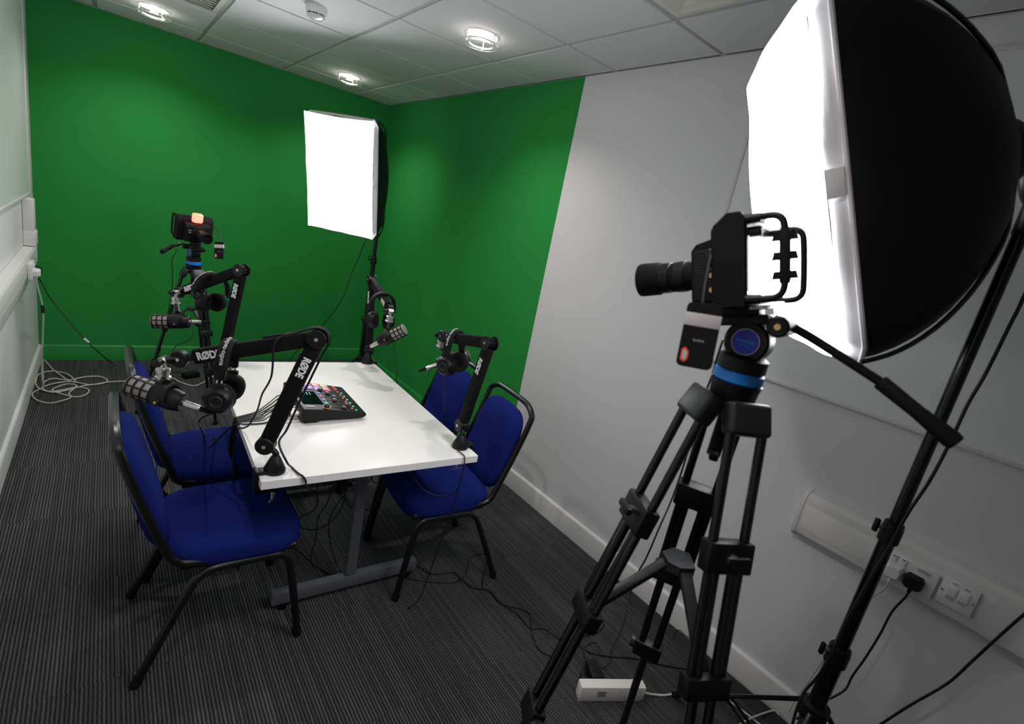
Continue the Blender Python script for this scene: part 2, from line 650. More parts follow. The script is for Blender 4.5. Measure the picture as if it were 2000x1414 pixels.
def wall_fittings():
    # whiteboards
    def board(x, y0, y1, z0, z1, sgn, label):
        t = thing('whiteboard', label, 'whiteboard', (x, (y0 + y1) / 2, z0))
        L, hh = abs(y1 - y0), z1 - z0
        MB().box((sgn * .008, 0, hh / 2), (.012, L - .02, hh - .02)).build('panel', 'board_white', t, smooth=False)
        for z in (.006, hh - .006):
            MB().box((sgn * .009, 0, z), (.018, L, .014), bev=.003).build('frame_bar', 'board_frame', t)
        for y in (-L / 2 + .006, L / 2 - .006):
            MB().box((sgn * .009, y, hh / 2), (.018, .014, hh), bev=.003).build('frame_bar', 'board_frame', t)
    board(0, -3.588, -5.6, 1.205, 2.335, -1, 'white board on the white wall behind the big softbox')
    board(XL, -.32, -2.9, 1.200, 2.36, 1, 'white board on the wall above the coiled white cable')
    # dado trunking, right
    t = thing('cable_trunking', 'cream dado trunking with end cap under the board by the big softbox', 'trunking', (-.002, -4.235, .70))
    pr = [(0, 0), (.030, .004), (.046, .020), (.050, .035), (.050, .140), (.046, .158), (.030, .172), (0, .178)]
    L = -4.235 - YF - .03
    MB().prism(pr, (0, -.012, 0), V((-1, 0, 0)), V((0, 0, 1)), -L if V((-1, 0, 0)).cross(V((0, 0, 1))).y > 0 else L).build('body', 'trunking', t, angle=20)
    MB().prism([(p[0] * 1.06, p[1] * 1.03 - .003) for p in pr], (0, 0, 0), V((-1, 0, 0)), V((0, 0, 1)), -.012 if V((-1, 0, 0)).cross(V((0, 0, 1))).y > 0 else .012).build('end_cap', 'trunking', t, angle=20)
    MB().box((-.0507, -L / 2 - .006, .088), (.0024, L - .03, .088), bev=.0006).build('lid', 'trunking', t)
    MB().prism([(p[0] * 1.05, p[1] * 1.02 - .002) for p in pr], (0, -.545, 0), V((-1, 0, 0)), V((0, 0, 1)), -.16 if V((-1, 0, 0)).cross(V((0, 0, 1))).y > 0 else .16).build('coupler', 'trunking', t, angle=20)
    # socket and data plate
    t = thing('wall_socket', 'double switched socket with a black plug on the cream trunking', 'socket', (-.0537, -4.583, .785), mtx((0, -1, 0), (0, 0, 1), (-1, 0, 0)))
    MB().box((0, 0, .006), (.146, .086, .012), bev=.003).build('plate', 'socket_white', t)
    for x in (-.043, -.018):
        r = MB().box((x, .029, .0135), (.016, .022, .006), bev=.0015).build('rocker', 'socket_white', t)
        MB().box((x, .037, .0168), (.009, .003, .0008)).build('red_mark', 'red_paint', r, smooth=False)
    MB().box((.036, .030, .0125), (.034, .010, .001)).build('badge', 'logo_grey', t, smooth=False)
    t = thing('data_outlet', 'white double data outlet plate beside the double socket', 'data outlet', (-.0537, -4.706, .795), mtx((0, -1, 0), (0, 0, 1), (-1, 0, 0)))
    MB().box((0, 0, .005), (.086, .086, .010), bev=.003).build('plate', 'socket_white', t)
    for x in (-.014, .014):
        MB().box((x, .006, .011), (.023, .030, .004), bev=.001).build('shutter', 'socket_white', t)
        MB().box((x, -.014, .0110), (.018, .010, .003)).build('port', 'logo_grey', t, smooth=False)
        MB().box((x, .032, .0110), (.012, .004, .001)).build('label_mark', 'logo_grey', t, smooth=False)
    for x in (-.036, .036):
        MB().cyl((x, 0, .0095), (x, 0, .0115), .003, n=10).build('screw', 'steel', t)

    def plug(loc, m, label, s=1., rot=None):
        t = thing('power_plug', label, 'plug', loc, rot or mtx((0, -1, 0), (0, 0, 1), (-1, 0, 0)))
        pl = [(-.024, -.020), (-.014, -.026), (.014, -.026), (.024, -.020), (.026, .008), (.018, .020), (-.018, .020), (-.026, .008)]
        MB().ring([[V((p[0] * k * s, p[1] * k * s, z * s)) for p in pl] for k, z in ((1, 0), (1, .012), (.9, .024), (.7, .030))]).build('body', m, t, angle=30)
        MB().cyl((0, -.024 * s, .012 * s), (0, -.040 * s, .012 * s), .006 * s, .0045 * s, n=12).build('strain_relief', m, t)
        return t
    plug((-.0652, -4.606, .776), 'black_plastic', 'black three pin plug in the socket on the cream trunking')
    plug((-.0652, -4.553, .778), 'socket_white', 'white plug in the double socket next to the black plug')
    # left wall trunking
    t = thing('cable_trunking', 'white dado trunking along the wall above the coiled cable', 'trunking', (XL + .002, -.50, .68))
    pr = [(0, 0), (.014, .01), (.048, .13), (.050, .14), (.050, .228), (.046, .236), (0, .236)]
    sg = 1 if V((1, 0, 0)).cross(V((0, 0, 1))).y < 0 else -1
    MB().prism(pr, (0, 0, 0), V((1, 0, 0)), V((0, 0, 1)), sg * (-YF - .52)).build('body', 'trunking', t, angle=15)
    MB().box((.0507, -3, .190), (.0024, 5.8, .070), bev=.0006).build('lid', 'trunking', t)
    t = thing('cable_trunking', 'upright white trunking running up the corner of the green wall', 'trunking', (XL, -.56, .9175))
    MB().box((.026, 0, .139), (.048, .12, .274), bev=.003).build('body', 'trunking', t)
    MB().box((.029, 0, .045), (.056, .13, .085), bev=.003).build('coupler', 'trunking', t)
    R = mtx((0, 1, 0), (0, 0, 1), (1, 0, 0))
    t = thing('wall_socket', 'white double socket on the trunking at the green corner', 'socket', (XL + .0538, -.985, .845), R)
    MB().box((0, 0, .010), (.146, .086, .020), bev=.003).build('plate', 'socket_white', t)
    for x in (-.012, .012):
        MB().box((x, .024, .021), (.014, .022, .006), bev=.0015).build('rocker', 'socket_white', t)
    plug((XL + .0735, -1.01, .838), 'socket_white', 'white plug at the top of the white cable by the green corner', rot=R)
    plug((XL + .0735, -.945, .838), 'black_plastic', 'black plug beside the white plug by the green corner', rot=R)
    # floor cable cover strip along the right wall
    MBc = MB().prism([(0, 0), (.072, 0), (.060, .010), (.012, .010)], (-.018, -3.42, .0), V((-1, 0, 0)), V((0, 0, 1)), 0.0001)
    t = MB().prism([(0, 0), (.075, 0), (.062, .011), (.012, .011)], (-.018, -3.46, .0005), V((-1, 0, 0)), V((0, 0, 1)),
                   -2.2 if V((-1, 0, 0)).cross(V((0, 0, 1))).y > 0 else 2.2).build('cable_cover', 'cover_black', angle=15)
    tag(t, 'flat black rubber cable cover lying along the white skirting', 'cable cover')


# =================================================================== FURNITURE
def superellipse(cx, cy, a, b, e, n=40, taper=0.):
    out = []
    for i in range(n):
        t = 2 * math.pi * i / n
        c, s = math.cos(t), math.sin(t)
        x = math.copysign(abs(c) ** (2 / e), c)
        y = math.copysign(abs(s) ** (2 / e), s)
        out.append((cx + a * x, cy + b * y * (1 + taper * x)))
    return out


TABLE_R = rotz(-2)
TABLE_O = V((-1.276, -2.853, 0))


def table():
    t = thing('table', 'white rectangular table on grey T shaped steel legs', 'table', TABLE_O, TABLE_R)
    w2, l2 = .374, .562
    MB().box((0, 0, .7165), (w2 * 2 - .003, l2 * 2 - .003, .027), bev=.0015).build('tabletop', 'table_white', t)
    for a, b in ((0, 1), (0, -1), (1, 0), (-1, 0)):
        if b:
            MB().box((0, b * l2, .7165), (w2 * 2, .003, .026)).build('edge_band', 'table_edge', t, smooth=False)
        else:
            MB().box((a * w2, 0, .7165), (.003, l2 * 2, .026)).build('edge_band', 'table_edge', t, smooth=False)
    for sy in (-1, 1):
        y = -.275 if sy < 0 else .53
        lg = MB().box((.05, y, .385), (.042, .032, .61), bev=.003).build('leg', 'table_steel', t)
        MB().box((.05, y, .053), (.60, .036, .052), bev=.003).build('foot_bar', 'table_steel', lg)
        MB().box((.05, y, .692), (.50, .044, .022), bev=.003).build('top_bar', 'table_steel', lg)
        for sx in (-1, 1):
            MB().cyl((.05 + sx * .26, y, 0), (.05 + sx * .26, y, .027), .020, n=16).build('glide', 'black_plastic', lg)
    MB().box((.05, .125, .680), (.040, .78, .040), bev=.003).build('beam', 'table_steel', t)


def chairs():
    t = thing('stacking_chair', 'x', 'chair', group='blue stacking chairs around the white table')
    r = .0135
    # back frame + seat rails: one bent tube
    path = []
    side = [(.205, .383), (.05, .388), (-.09, .395), (-.145, .415), (-.175, .475), (-.243, .665), (-.277, .785)]
    for x, z in side:
        path.append(V((x, -.192, z)))
    path += [V((-.284, -.178, .815)), V((-.289, -.13, .839)), V((-.290, -.06, .844))]
    path = path + [V((p.x, -p.y, p.z)) for p in reversed(path)]
    MB().tube(path, r, 10, 5).build('back_frame', 'chair_black', t)
    for s in (-1, 1):
        fl_ = [V((.236, s * .212, .012)), V((.222, s * .210, .12)), V((.190, s * .204, .315)), V((.168, s * .202, .355)), V((.130, s * .202, .366)), V((.04, s * .202, .368))]
        rl = [V((-.240, s * .212, .012)), V((-.20, s * .210, .10)), V((-.105, s * .204, .312)), V((-.075, s * .202, .350)), V((-.040, s * .202, .366)), V((.05, s * .202, .368))]
        for q in (fl_, rl):
            lg = MB().tube(q, r, 10, 5).build('leg', 'chair_black', t)
            d = (q[0] - q[1]).normalized()
            MB().cyl(q[0] - d * .022, q[0] + d * .010, .0155, .0145, n=14).build('rubber_foot', 'black_matte', lg)
    for x in (-.02, .15):
        MB().beam((x, -.20, .360), (x, .20, .360), .02, .012, (1, 0, 0)).build('stretcher', 'chair_black', t, smooth=False)

    def cushion(o, ex, ey, ez, a, b, e, prof, taper=0.):
        m = MB()
        rings = []
        for k, z in prof:
            rings.append([V(o) + V(ex) * p[0] + V(ey) * p[1] + V(ez) * z for p in superellipse(0, 0, a - k, b - k, e, 48, taper)])
        return m.ring(rings)
    cushion((.035, 0, .372), (1, 0, 0), (0, 1, 0), (0, 0, 1), .208, .212, 4.2,
            [(.02, 0), (.006, .004), (0, .018), (0, .045), (.006, .064), (.03, .078), (.08, .086), (.15, .089)], .05).build('seat', 'blue_fabric', t, angle=80)
    MB().box((.02, 0, .371), (.30, .36, .008)).build('seat_pan', 'black_matte', t, smooth=False)
    up = V((-.105, 0, .40)).normalized()
    nx = V((up.z, 0, -up.x))
    cushion(V((-.217, 0, .612)) - nx * .010, up, (0, 1, 0), nx, .200, .172, 3.6,
            [(.06, -.026), (.02, -.022), (.004, -.010), (0, 0), (.004, .016), (.022, .030), (.07, .038), (.12, .040)]).build('backrest', 'blue_fabric', t, angle=80)
    places = [(-1.717, -3.07, 0, 'blue fabric chair under the arm with the hanging clamp screw'),
              (-1.668, -2.575, 0, 'blue fabric chair with a black microphone cable dropping onto its seat'),
              (-.825, -3.08, 174, 'blue fabric chair nearest the white wall, its backrest against white and green paint'),
              (-.79, -2.605, 179, 'blue fabric chair against the green wall half hidden behind the table')]
    for i, (x, y, a, lab) in enumerate(places):
        c = t if i == 0 else copy_tree(t)
        c.matrix_world = Matrix.Translation((x, y, 0)) @ rotz(a)
        c['label'] = lab


# =================================================================== AUDIO GEAR
def boom_arm(base, az, piv, elb, end, knuckle, label, side_sign, clamp_dir, reach):
    """base on the table; piv, elb, end in one upright plane; knuckle carries the microphone"""
    B = V(base)
    piv, elb, end, knuckle = V(piv), V(elb), V(end), V(knuckle)
    t = thing('boom_arm', label, 'microphone arm', B, group='microphone arms clamped to the table corners')
    l = lambda p: V(p) - B
    h = V((math.cos(math.radians(az)), math.sin(math.radians(az)), 0))
    lat = V((-h.y, h.x, 0)) * side_sign          # the side that faces the photographer
    MB().lathe([(.030, 0), (.0315, .003), (.0315, .012), (.015, .048), (.012, .052), (.010, .056)], (0, 0, 0), (0, 0, 1), 32).build('base_cone', 'black_plastic', t)
    cd_ = V(clamp_dir).normalized()
    # clamp: back plate over the table edge, jaw and screw below
    cl = MB()
    cl.box(cd_ * reach + V((0, 0, -.022)), (.010, .040, .073), aim(cd_), bev=.002)
    cl.box(cd_ * (reach / 2 - .006) + V((0, 0, -.056)), (reach + .020, .034, .010), aim(cd_), bev=.002)
    cl.box(cd_ * (.022 + reach) / 2 + V((0, 0, .0065)), (reach - .022, .034, .010), aim(cd_), bev=.002)
    c_ = cl.build('clamp', 'black_plastic', t)
    MB().cyl((0, 0, -.095), (0, 0, -.036), .0042, n=10).build('screw', 'chrome', c_)
    MB().cyl((0, 0, -.040), (0, 0, -.030), .012, n=16).build('screw_pad', 'steel', c_)
    MB().cyl(V((0, 0, -.090)) + lat * -.026, V((0, 0, -.090)) + lat * .026, .0025, n=8).build('tommy_bar', 'chrome', c_)
    P, E_, N = l(piv), l(elb), l(end)
    MB().tube([(0, 0, .050), V((0, 0, .062)), P * .7 + V((0, 0, .02)), P], .009, 12, 4).build('post', 'black_plastic', t)
    j = MB().cyl(P - lat * .020, P + lat * .020, .027, n=28, bev=.003).build('lower_joint', 'black_plastic', t)
    MB().cyl(P + lat * .020, P + lat * .0225, .0055, n=12).build('bolt', 'chrome', j)
    off = lat * .004
    d1 = (E_ - P).normalized()
    a1 = MB().beam(P + d1 * .022, E_ - d1 * .02, .030, .044, lat, bev=.006, seg=3).build('lower_arm', 'arm_cover', t)
    d2 = (N - E_).normalized()
    a2 = MB().beam(E_ + d2 * .016, N - d2 * .040, .030, .042, lat, bev=.006, seg=3).build('upper_arm', 'arm_cover', t)
    for s in (-1, 1):
        MB().cyl(E_ + lat * s * .017, E_ + lat * s * .022, .027, n=28, bev=.001).build('elbow_plate', 'black_plastic', t)
    j = MB().cyl(E_ - lat * .021, E_ + lat * .021, .019, n=24).build('elbow', 'black_gloss', t)
    MB().cyl(E_ + lat * .0215, E_ + lat * .0245, .0055, n=12).build('bolt', 'chrome', j)
    # strap lying along the outer edge of the lower arm
    nrm = lat.cross(d1).normalized()
    MB().beam(P + d1 * .10 + nrm * .024, E_ - d1 * .06 + nrm * .024, .008, .002, lat).build('cable_channel', 'chrome' if False else 'grey_plastic', t, smooth=False)
    j = MB().cyl(N - lat * .013, N + lat * .013, .024, n=24, bev=.003).build('end_joint', 'black_plastic', t)
    MB().cyl(N + lat * .013, N + lat * .0155, .005, n=12).build('bolt', 'chrome', j)
    MB().beam(N - d2 * .045, N, .022, .020, lat, bev=.003).build('neck', 'black_plastic', t)
    K = l(knuckle)
    MB().cyl(N, K, .012, .011, n=16).build('mount_arm', 'black_plastic', t)
    k_ = MB().cyl(K - lat * .014, K + lat * .012, .011, n=18, bev=.002).build('swivel', 'chrome', t)
    MB().cyl(K + lat * .012, K + lat * .034, .010, n=16, bev=.002).build('swivel_knob', 'black_plastic', k_)
    MB().cyl(K, K + V((0, 0, -.040)), .0065, n=14).build('thread', 'chrome', k_)
    # lettering on the covers
    face = lat * .0156
    r2 = -d2 if (-d2).dot(RT) > 0 else d2
    r1 = d1
    lettering('RØDE', .030, N - d2 * .085 + face if r2.dot(d2) < 0 else N - d2 * .085 + face, r2, V((0, 0, 1)), 'logo_white', a2, bold=.0012, sx=.8)
    dn = -d1
    lettering('RØDE', .030, E_ - d1 * .095 + face, dn, lat.cross(dn) if lat.cross(dn).dot(lat) == 0 else V((0, 0, 1)), 'logo_white', a1, bold=.0012, sx=.8)
    return t


def microphone(K, head, body_c, label, lat):
    """K: knuckle of the boom arm; head: direction the capsule faces; body_c: centre of the body"""
    K, c = V(K), V(body_c)
    ax = V(head).normalized()
    t = thing('microphone', label, 'microphone', K, group='broadcast microphones on the arms')
    o = c - K
    top = V((0, 0, -.022))
    m = MB().lathe([(.0135, 0), (.0175, .002), (.0175, .012), (.015, .014), (.015, .022), (.0195, .024), (.0195, .030), (.012, .031)], top, (0, 0, -1), 24).build('thread_collar', 'chrome', t)
    q = o - ax * .028 + V((0, 0, .040))
    MB().cyl(top + V((0, 0, -.028)), q, .011, n=16).build('stem', 'black_plastic', t)
    sv = V((0, 0, 1)).cross(ax)
    sv = sv.normalized() if sv.length > 1e-3 else V((0, 1, 0))
    yk = MB()
    pts = []
    for i in range(9):
        a = math.radians(-8 + (196) * i / 8)
        pts.append((math.cos(a), math.sin(a)))
    b0 = o - ax * .028
    upv = V((0, 0, 1))
    fwd = sv.cross(upv)
    rin, rout, wv = .035, .042, .018
    rings = []
    for cs, sn in pts:
        dv = sv * cs + upv * sn
        rings.append([b0 + dv * rin - fwd * wv, b0 + dv * rout - fwd * wv, b0 + dv * rout + fwd * wv, b0 + dv * rin + fwd * wv])
    yk.ring(rings)
    y_ = yk.build('yoke', 'black_plastic', t, angle=30)
    for s in (-1, 1):
        MB().cyl(b0 + sv * s * .030, b0 + sv * s * .047, .011, n=16, bev=.002).build('yoke_knob', 'black_plastic', y_)
        MB().cyl(b0 + sv * s * .047, b0 + sv * s * .0485, .004, n=10).build('bolt', 'brass', y_)
    MB().lathe([(.022, -.075), (.026, -.072), (.029, -.060), (.031, -.045), (.031, .004)], o, ax, 32).build('body', 'black_plastic', t)
    g = MB().lathe([(.0295, .002), (.0295, .064), (.027, .070), (.018, .0725), (.003, .0735)], o, ax, 36).build('grille', 'grille', t)
    for z in (.003, .024, .045, .064):
        MB().lathe([(.0292, 0), (.0318, .0), (.0318, .005), (.0292, .005)], o + ax * (z - .0025), ax, 36, caps=(False, False)).build('grille_band', 'black_plastic', g)
    u, w_ = perp(ax)
    for k in range(8):
        a = 2 * math.pi * (k + .5) / 8
        dv = u * math.cos(a) + w_ * math.sin(a)
        MB().beam(o + ax * .003 + dv * .0305, o + ax * .066 + dv * .0305, .004, .003, dv.cross(ax)).build('grille_rib', 'black_plastic', g, smooth=False)
    cn = MB().lathe([(.0095, 0), (.0095, .030), (.0085, .046), (.0075, .050)], o - ax * .073, -ax, 20).build('connector', 'chrome', t)
    MB().lathe([(.0074, 0), (.006, .020), (.0035, .036)], o - ax * .122, -ax, 16).build('strain_relief', 'black_matte', cn)
    return c - ax * .155


def headphones(o, latx, upv, label, pinch=1., spread=.074, fold=(0, 0), text=True, low=.088):
    """o: top of the headband (outside); latx: direction from one ear cup to the other; upv: up along the band"""
    o = V(o)
    y = V(latx).normalized()
    z = V(upv)
    z = (z - y * z.dot(y)).normalized()
    x = y.cross(z)
    t = thing('headphones', label, 'headphones', o, mtx(x, y, z), group='headphones hung on the microphone arms')
    R = spread
    arc = []
    for i in range(17):
        a = math.radians(-8 + 196 * i / 16)
        arc.append(V((0, R * math.cos(a), R * 1.08 * math.sin(a) - R * 1.08)))
    # padded band
    rings = []
    for i, p in enumerate(arc):
        a = arc[max(i - 1, 0)]
        b = arc[min(i + 1, 16)]
        d = (b - a).normalized()
        nrm = V((1, 0, 0)).cross(d)
        wv = .017 if 0 < i < 16 else .014
        th = .0065
        rings.append([p + V((sx * wv * cx, 0, 0)) + nrm * th * cz for sx, cx, cz in ((1, 1, .55), (1, .75, 1), (-1, .75, 1), (-1, 1, .55), (-1, 1, -.55), (-1, .75, -1), (1, .75, -1), (1, 1, -.55))])
    bd = MB().ring(rings).build('headband', 'black_matte', t, angle=50)
    for k, s in enumerate((1, -1)):
        p = V((0, s * R * 1.0, -R * 1.08 - .012))
        MB().box(p, (.028, .012, .036), bev=.003).build('end_cap', 'black_plastic', t)
        cz = -R * 1.08 - low
        tilt = Matrix.Rotation(math.radians(fold[k]), 4, 'Z')
        c = V((0, s * (R - .004) * pinch, cz))
        for dx in (-.006, .006):
            MB().beam(p + V((dx, 0, -.012)), V((dx, c.y + s * .006, c.z + .040 * low / .088)), .004, .002, (1, 0, 0)).build('slider', 'chrome', t, smooth=False)
        ax = tilt @ V((0, s, 0))
        MB().box(c + V((0, s * .006, .038 * low / .088)), (.030, .014, .020), bev=.003).build('hinge', 'black_plastic', t)
        cup = MB().lathe([(.012, .0245), (.028, .0235), (.033, .018), (.0385, .010), (.0395, 0), (.037, -.004)], c, ax, 36).build('ear_cup', 'black_plastic', t)
        MB().lathe([(.0125, .0246), (.0135, .0256), (.016, .0256), (.017, .0246)], c, ax, 28, caps=(False, False)).build('emblem_ring', 'grey_plastic', cup)
        MB().lathe([(.038, -.003), (.0415, -.008), (.042, -.016), (.037, -.023), (.028, -.024), (.022, -.018), (.020, -.010)], c, ax, 36).build('ear_pad', 'black_matte', t)
    if text:
        Rr = R * 1.04

        def warp(px_, py_, pz_):
            a = math.pi / 2 + .62 - px_ / Rr
            rr = Rr + .0075 + pz_
            return V((-py_ if False else py_ * -1, rr * math.cos(a), rr * 1.08 * math.sin(a) - R * 1.08))
        lettering('audio-technica', .016, (0, 0, 0), (1, 0, 0), (0, 1, 0), 'logo_grey', bd, bold=.0003, warp=warp)
    return t


def cable(name, pts, r, m, label, group=None, sub=8):
    pts = [V((min(max(p[0], XL + .012), -.024 if p[2] > .13 else -.030), min(p[1], -.040), max(p[2], (.0125 if p[0] > -.115 and p[1] < -3.4 else .001) + r))) for p in pts]
    o = MB().tube(pts, r, 8, sub).build(name, m, angle=180)
    return tag(o, label, 'cable', group)


def audio():
    up = V((0, 0, 1))
    out = {}
    specs = {
        'NL': dict(base=(-1.624, -3.352, .73), re=0.051, az=150, piv=(-1.650, -3.337, .817), elb=(-1.548, -3.396, 1.168), end=(-1.862, -3.215, 1.048), kn=pt(319, 704, 1.40), mic=pt(304, 768, 1.40), head=-RT * .925 + UP * .36 - FW * .12, side=1, cl=(-1, 0, 0),
                   la='black microphone arm with its clamp screw hanging below the table corner', lm='broadcast microphone pointing down past the table corner with a silver plug', k='near left'),
        'RF': dict(base=(-.955, -3.349, .73), re=0.048, az=88, piv=(-.946, -3.325, .812), elb=(-.944, -3.400, 1.166), end=(-.932, -3.060, 1.095), kn=pt(864, 655, 2.16), mic=pt(885, 703, 2.20), head=RT * .9 + UP * .30 + FW * .32, side=1, cl=(1, 0, 0),
                   la='black microphone arm clamped at the table corner by the white wall', lm='microphone mostly hidden behind headphones at the white wall corner of the table'),
        'FR': dict(base=(-.920, -2.310, .73), re=0.045, az=84, piv=(-.910, -2.292, .80), elb=(-.897, -2.185, 1.163), end=(-.938, -2.545, 1.083), kn=pt(763, 608, 2.44), mic=pt(766, 655, 2.44), head=RT * .88 + UP * .42 - FW * .15, side=1, cl=(1, 0, 0),
                   la='black microphone arm standing in front of the small softbox stand', lm='microphone tilted upward in front of the green corner by the small softbox stand'),
        'FL': dict(base=(-1.590, -2.353, .73), re=0.051, az=125, piv=(-1.608, -2.325, .785), elb=(-1.568, -2.386, 1.180), end=(-1.765, -2.103, 1.005), kn=pt(344, 571, 2.28), mic=pt(333, 628, 2.26), head=-RT * .95 - FW * .28, side=1, cl=(-1, 0, 0),
                   la='black microphone arm raised in front of the video camera on its tripod', lm='level microphone in front of the tripod with the red lit camera'),
    }
    for k, s in specs.items():
        boom_arm(s['base'], s['az'], s['piv'], s['elb'], s['end'], s['kn'], s['la'], s['side'], s['cl'], s['re'])
        out[k] = microphone(s['kn'], s['head'], s['mic'], s['lm'], None)
    # headphones hung over the upper arms
    def top_of(k, f):
        a, b = V(specs[k]['elb']), V(specs[k]['end'])
        d = (b - a).normalized()
        return a.lerp(b, f) + V((0, 0, (.021 + .0062) / math.hypot(d.x, d.y)))
    headphones(top_of('NL', .65), (.42, .91, 0), up + RT * .03, 'black headphones hung over the arm with the hanging clamp screw', spread=.060)
    headphones(top_of('RF', .72), (.88, .47, 0), up - RT * .10, 'black headphones hung over the arm beside the white wall', spread=.058, low=.070)
    headphones(top_of('FR', .66), (.99, -.11, 0), up + RT * .04, 'black headphones looped over the arm in front of the softbox stand', spread=.062, text=False, pinch=.75, low=.075)
    headphones(top_of('FL', .46), (.95, .31, 0), up + RT * .06, 'black headphones looped over the arm in front of the camera tripod', spread=.072, fold=(35, -50), pinch=.45, low=.050)
    mixer()
    # ------------- cables
    e = out['NL']
    G = 'black audio cables between arms and mixer'
    cable('microphone_cable', [e, pt(389, 822, 1.42), pt(398, 848, 1.5), onz(400, 861, .4665), onz(420, 856, .480), V((-1.725, -2.85, .58)), V((-1.690, -2.965, .70)), V((-1.664, -2.998, .735)), V((-1.640, -3.002, .7345)), V((-1.575, -3.003, .7345)), V((-1.535, -3.002, .752)), V((-1.512, -3.001, .762))], .0030, 'cable_black',
          'black cable drooping from the microphone onto a blue seat and back to the mixer')
    P_, E_, N_ = V(specs['NL']['piv']), V(specs['NL']['elb']), V(specs['NL']['end'])
    d1, d2 = (E_ - P_).normalized(), (N_ - E_).normalized()
    n1 = -((N_ - E_) - d1 * (N_ - E_).dot(d1)).normalized()
    n2 = ((E_ - P_) - d2 * (E_ - P_).dot(d2)).normalized()
    lt = V((-math.sin(math.radians(150)), math.cos(math.radians(150)), 0))
    n12 = (n1 + n2).normalized()
    cable('arm_cable', [E_ + d2 * .15 + n2 * .0245 - lt * .006, E_ + d2 * .07 + n2 * .0255 - lt * .006, E_ + n2 * .0315 - lt * .006, E_ + n12 * .032 - lt * .006, E_ + n1 * .0325 - lt * .006, E_ - d1 * .05 + n1 * .030 - lt * .006, E_ - d1 * .20 + n1 * .031 - lt * .006, P_ + d1 * .07 + n1 * .034 - lt * .004, pt(545, 865, 1.50), pt(560, 902, 1.50), tb(570, 913, .7365), V((-1.5655, -3.392, .7366)), V((-1.557, -3.4095, .7345)), V((-1.549, -3.4135, .722)), V((-1.535, -3.412, .69)), V((-1.45, -3.36, .645)), V((-1.33, -3.25, .63))], .0033, 'cable_black',
          'thick black cable running down the arm and over the bare table edge')
    cable('arm_cable', [E_ + n1 * .0325 + lt * .006, E_ + n12 * .032 + lt * .006, E_ + n2 * .0315 + lt * .006, E_ + d2 * .055 + n2 * .0255 + lt * .009, E_ + d2 * .085 + n2 * .025 + lt * .020, E_ + d2 * .115 + lt * .024, pt(530, 735, 1.47), pt(512, 770, 1.56), pt(503, 800, 1.64), pt(488, 828, 1.66), V((-1.655, -3.055, .745)), V((-1.672, -3.045, .735)), V((-1.677, -3.03, .66)), V((-1.672, -3.02, .52))], .0030, 'cable_black',
          'black cable looping from the arm elbow down to the cable bundle at the table edge')
    mx = Matrix.Translation((-1.330, -2.878, .73)) @ rotz(-1)
    ends = [mx @ V((-.184, y, .032)) for y in (-.094, -.066, -.038)] + [mx @ V((-.150, y, .028)) for y in (-.005, .02, .045, .07)]
    for i in range(7):
        r_ = .0020 + .0003 * (i % 3)
        st = .006 * (i % 2)
        ye, yy = -2.982 + .0085 * i, -2.826 + (i - 3) * .0075
        c = ends[i]
        m1 = V((-1.585, ye + (c.y - ye) * .30, .7315 + r_))
        m2 = V((c.x - .045, c.y - (c.y - ye) * .18, .7315 + r_ + .008))
        cable('audio_cable', [V((-1.600 + st, yy, .004)), V((-1.605 + st, yy, .30)), V((-1.632 + st, yy - .012, .48)), V((-1.664 - st, ye + .03, .585)), V((-1.664 - st, ye + .004, .68)), V((-1.6635, ye, .728)), V((-1.648, ye, .7325 + r_)), m1, m2, c - V((.012, 0, 0)), c + V((.004, 0, 0))], r_, 'cable_black', 'black cable in the bundle from the mixer over the table edge', 'bundle of black cables behind the mixer')
    # headphone leads
    cable('headphone_cable', [pt(372, 618, 2.2), pt(374, 660, 2.2), V((-1.80, -2.28, .78)), V((-1.825, -2.27, .55)), V((-1.845, -2.27, .25)), V((-1.85, -2.28, .05)), V((-1.84, -2.30, .006)), V((-1.72, -2.27, .006))], .0017, 'cable_black', 'thin black headphone lead hanging past the chairs from the arm by the tripod')
    cable('headphone_cable', [pt(768, 655, 2.5), pt(772, 690, 2.5), pt(775, 720, 2.55), pt(774, 742, 2.6), pt(781, 760, 2.65), pt(786, 800, 2.75)], .0017, 'cable_black', 'thin black lead hanging behind the table from the microphone by the softbox stand')
    cable('headphone_cable', [pt(866, 722, 2.12), pt(868, 760, 2.15), pt(868, 800, 2.2), pt(866, 826, 2.25), pt(872, 850, 2.3)], .0016, 'cable_black', 'thin black lead hanging in front of the blue backrest against the green wall')
    cable('arm_cable', [V((-.985, -3.375, .736)), V((-.984, -3.410, .737)), V((-.984, -3.434, .728)), V((-.985, -3.436, .66)), V((-.990, -3.425, .52)), V((-1.01, -3.40, .30)), V((-1.03, -3.37, .08)), V((-1.06, -3.34, .006))], .0022, 'cable_black', 'black cable dropping over the table edge from the arm by the white wall')
    cable('arm_cable', [V((-.978, -3.430, .60)), V((-1.02, -3.40, .56)), V((-1.08, -3.37, .57)), V((-1.13, -3.34, .62)), V((-1.16, -3.30, .67))], .0022, 'cable_black', 'black cable slung under the table across the seat by the white wall')
    # hanging loops under the table
    G2 = 'black cables hanging in loops under the table'
    L2 = 'black cable hanging in a loop under the table'
    cable('hanging_cable', [pt(620, 945, 1.9), pt(619, 985, 1.95), pt(608, 1000, 1.98), pt(585, 1012, 2.0), pt(588, 1030, 2.0), pt(615, 1034, 2.0), pt(645, 1020, 2.0), pt(668, 990, 2.0), pt(674, 962, 1.95)], .0026, 'cable_black', L2, G2)
    cable('hanging_cable', [pt(650, 945, 1.95), pt(640, 980, 2.0), pt(622, 1010, 2.05), pt(617, 1050, 2.1), fl(608, 1095), fl(640, 1120)], .0022, 'cable_black', L2, G2)
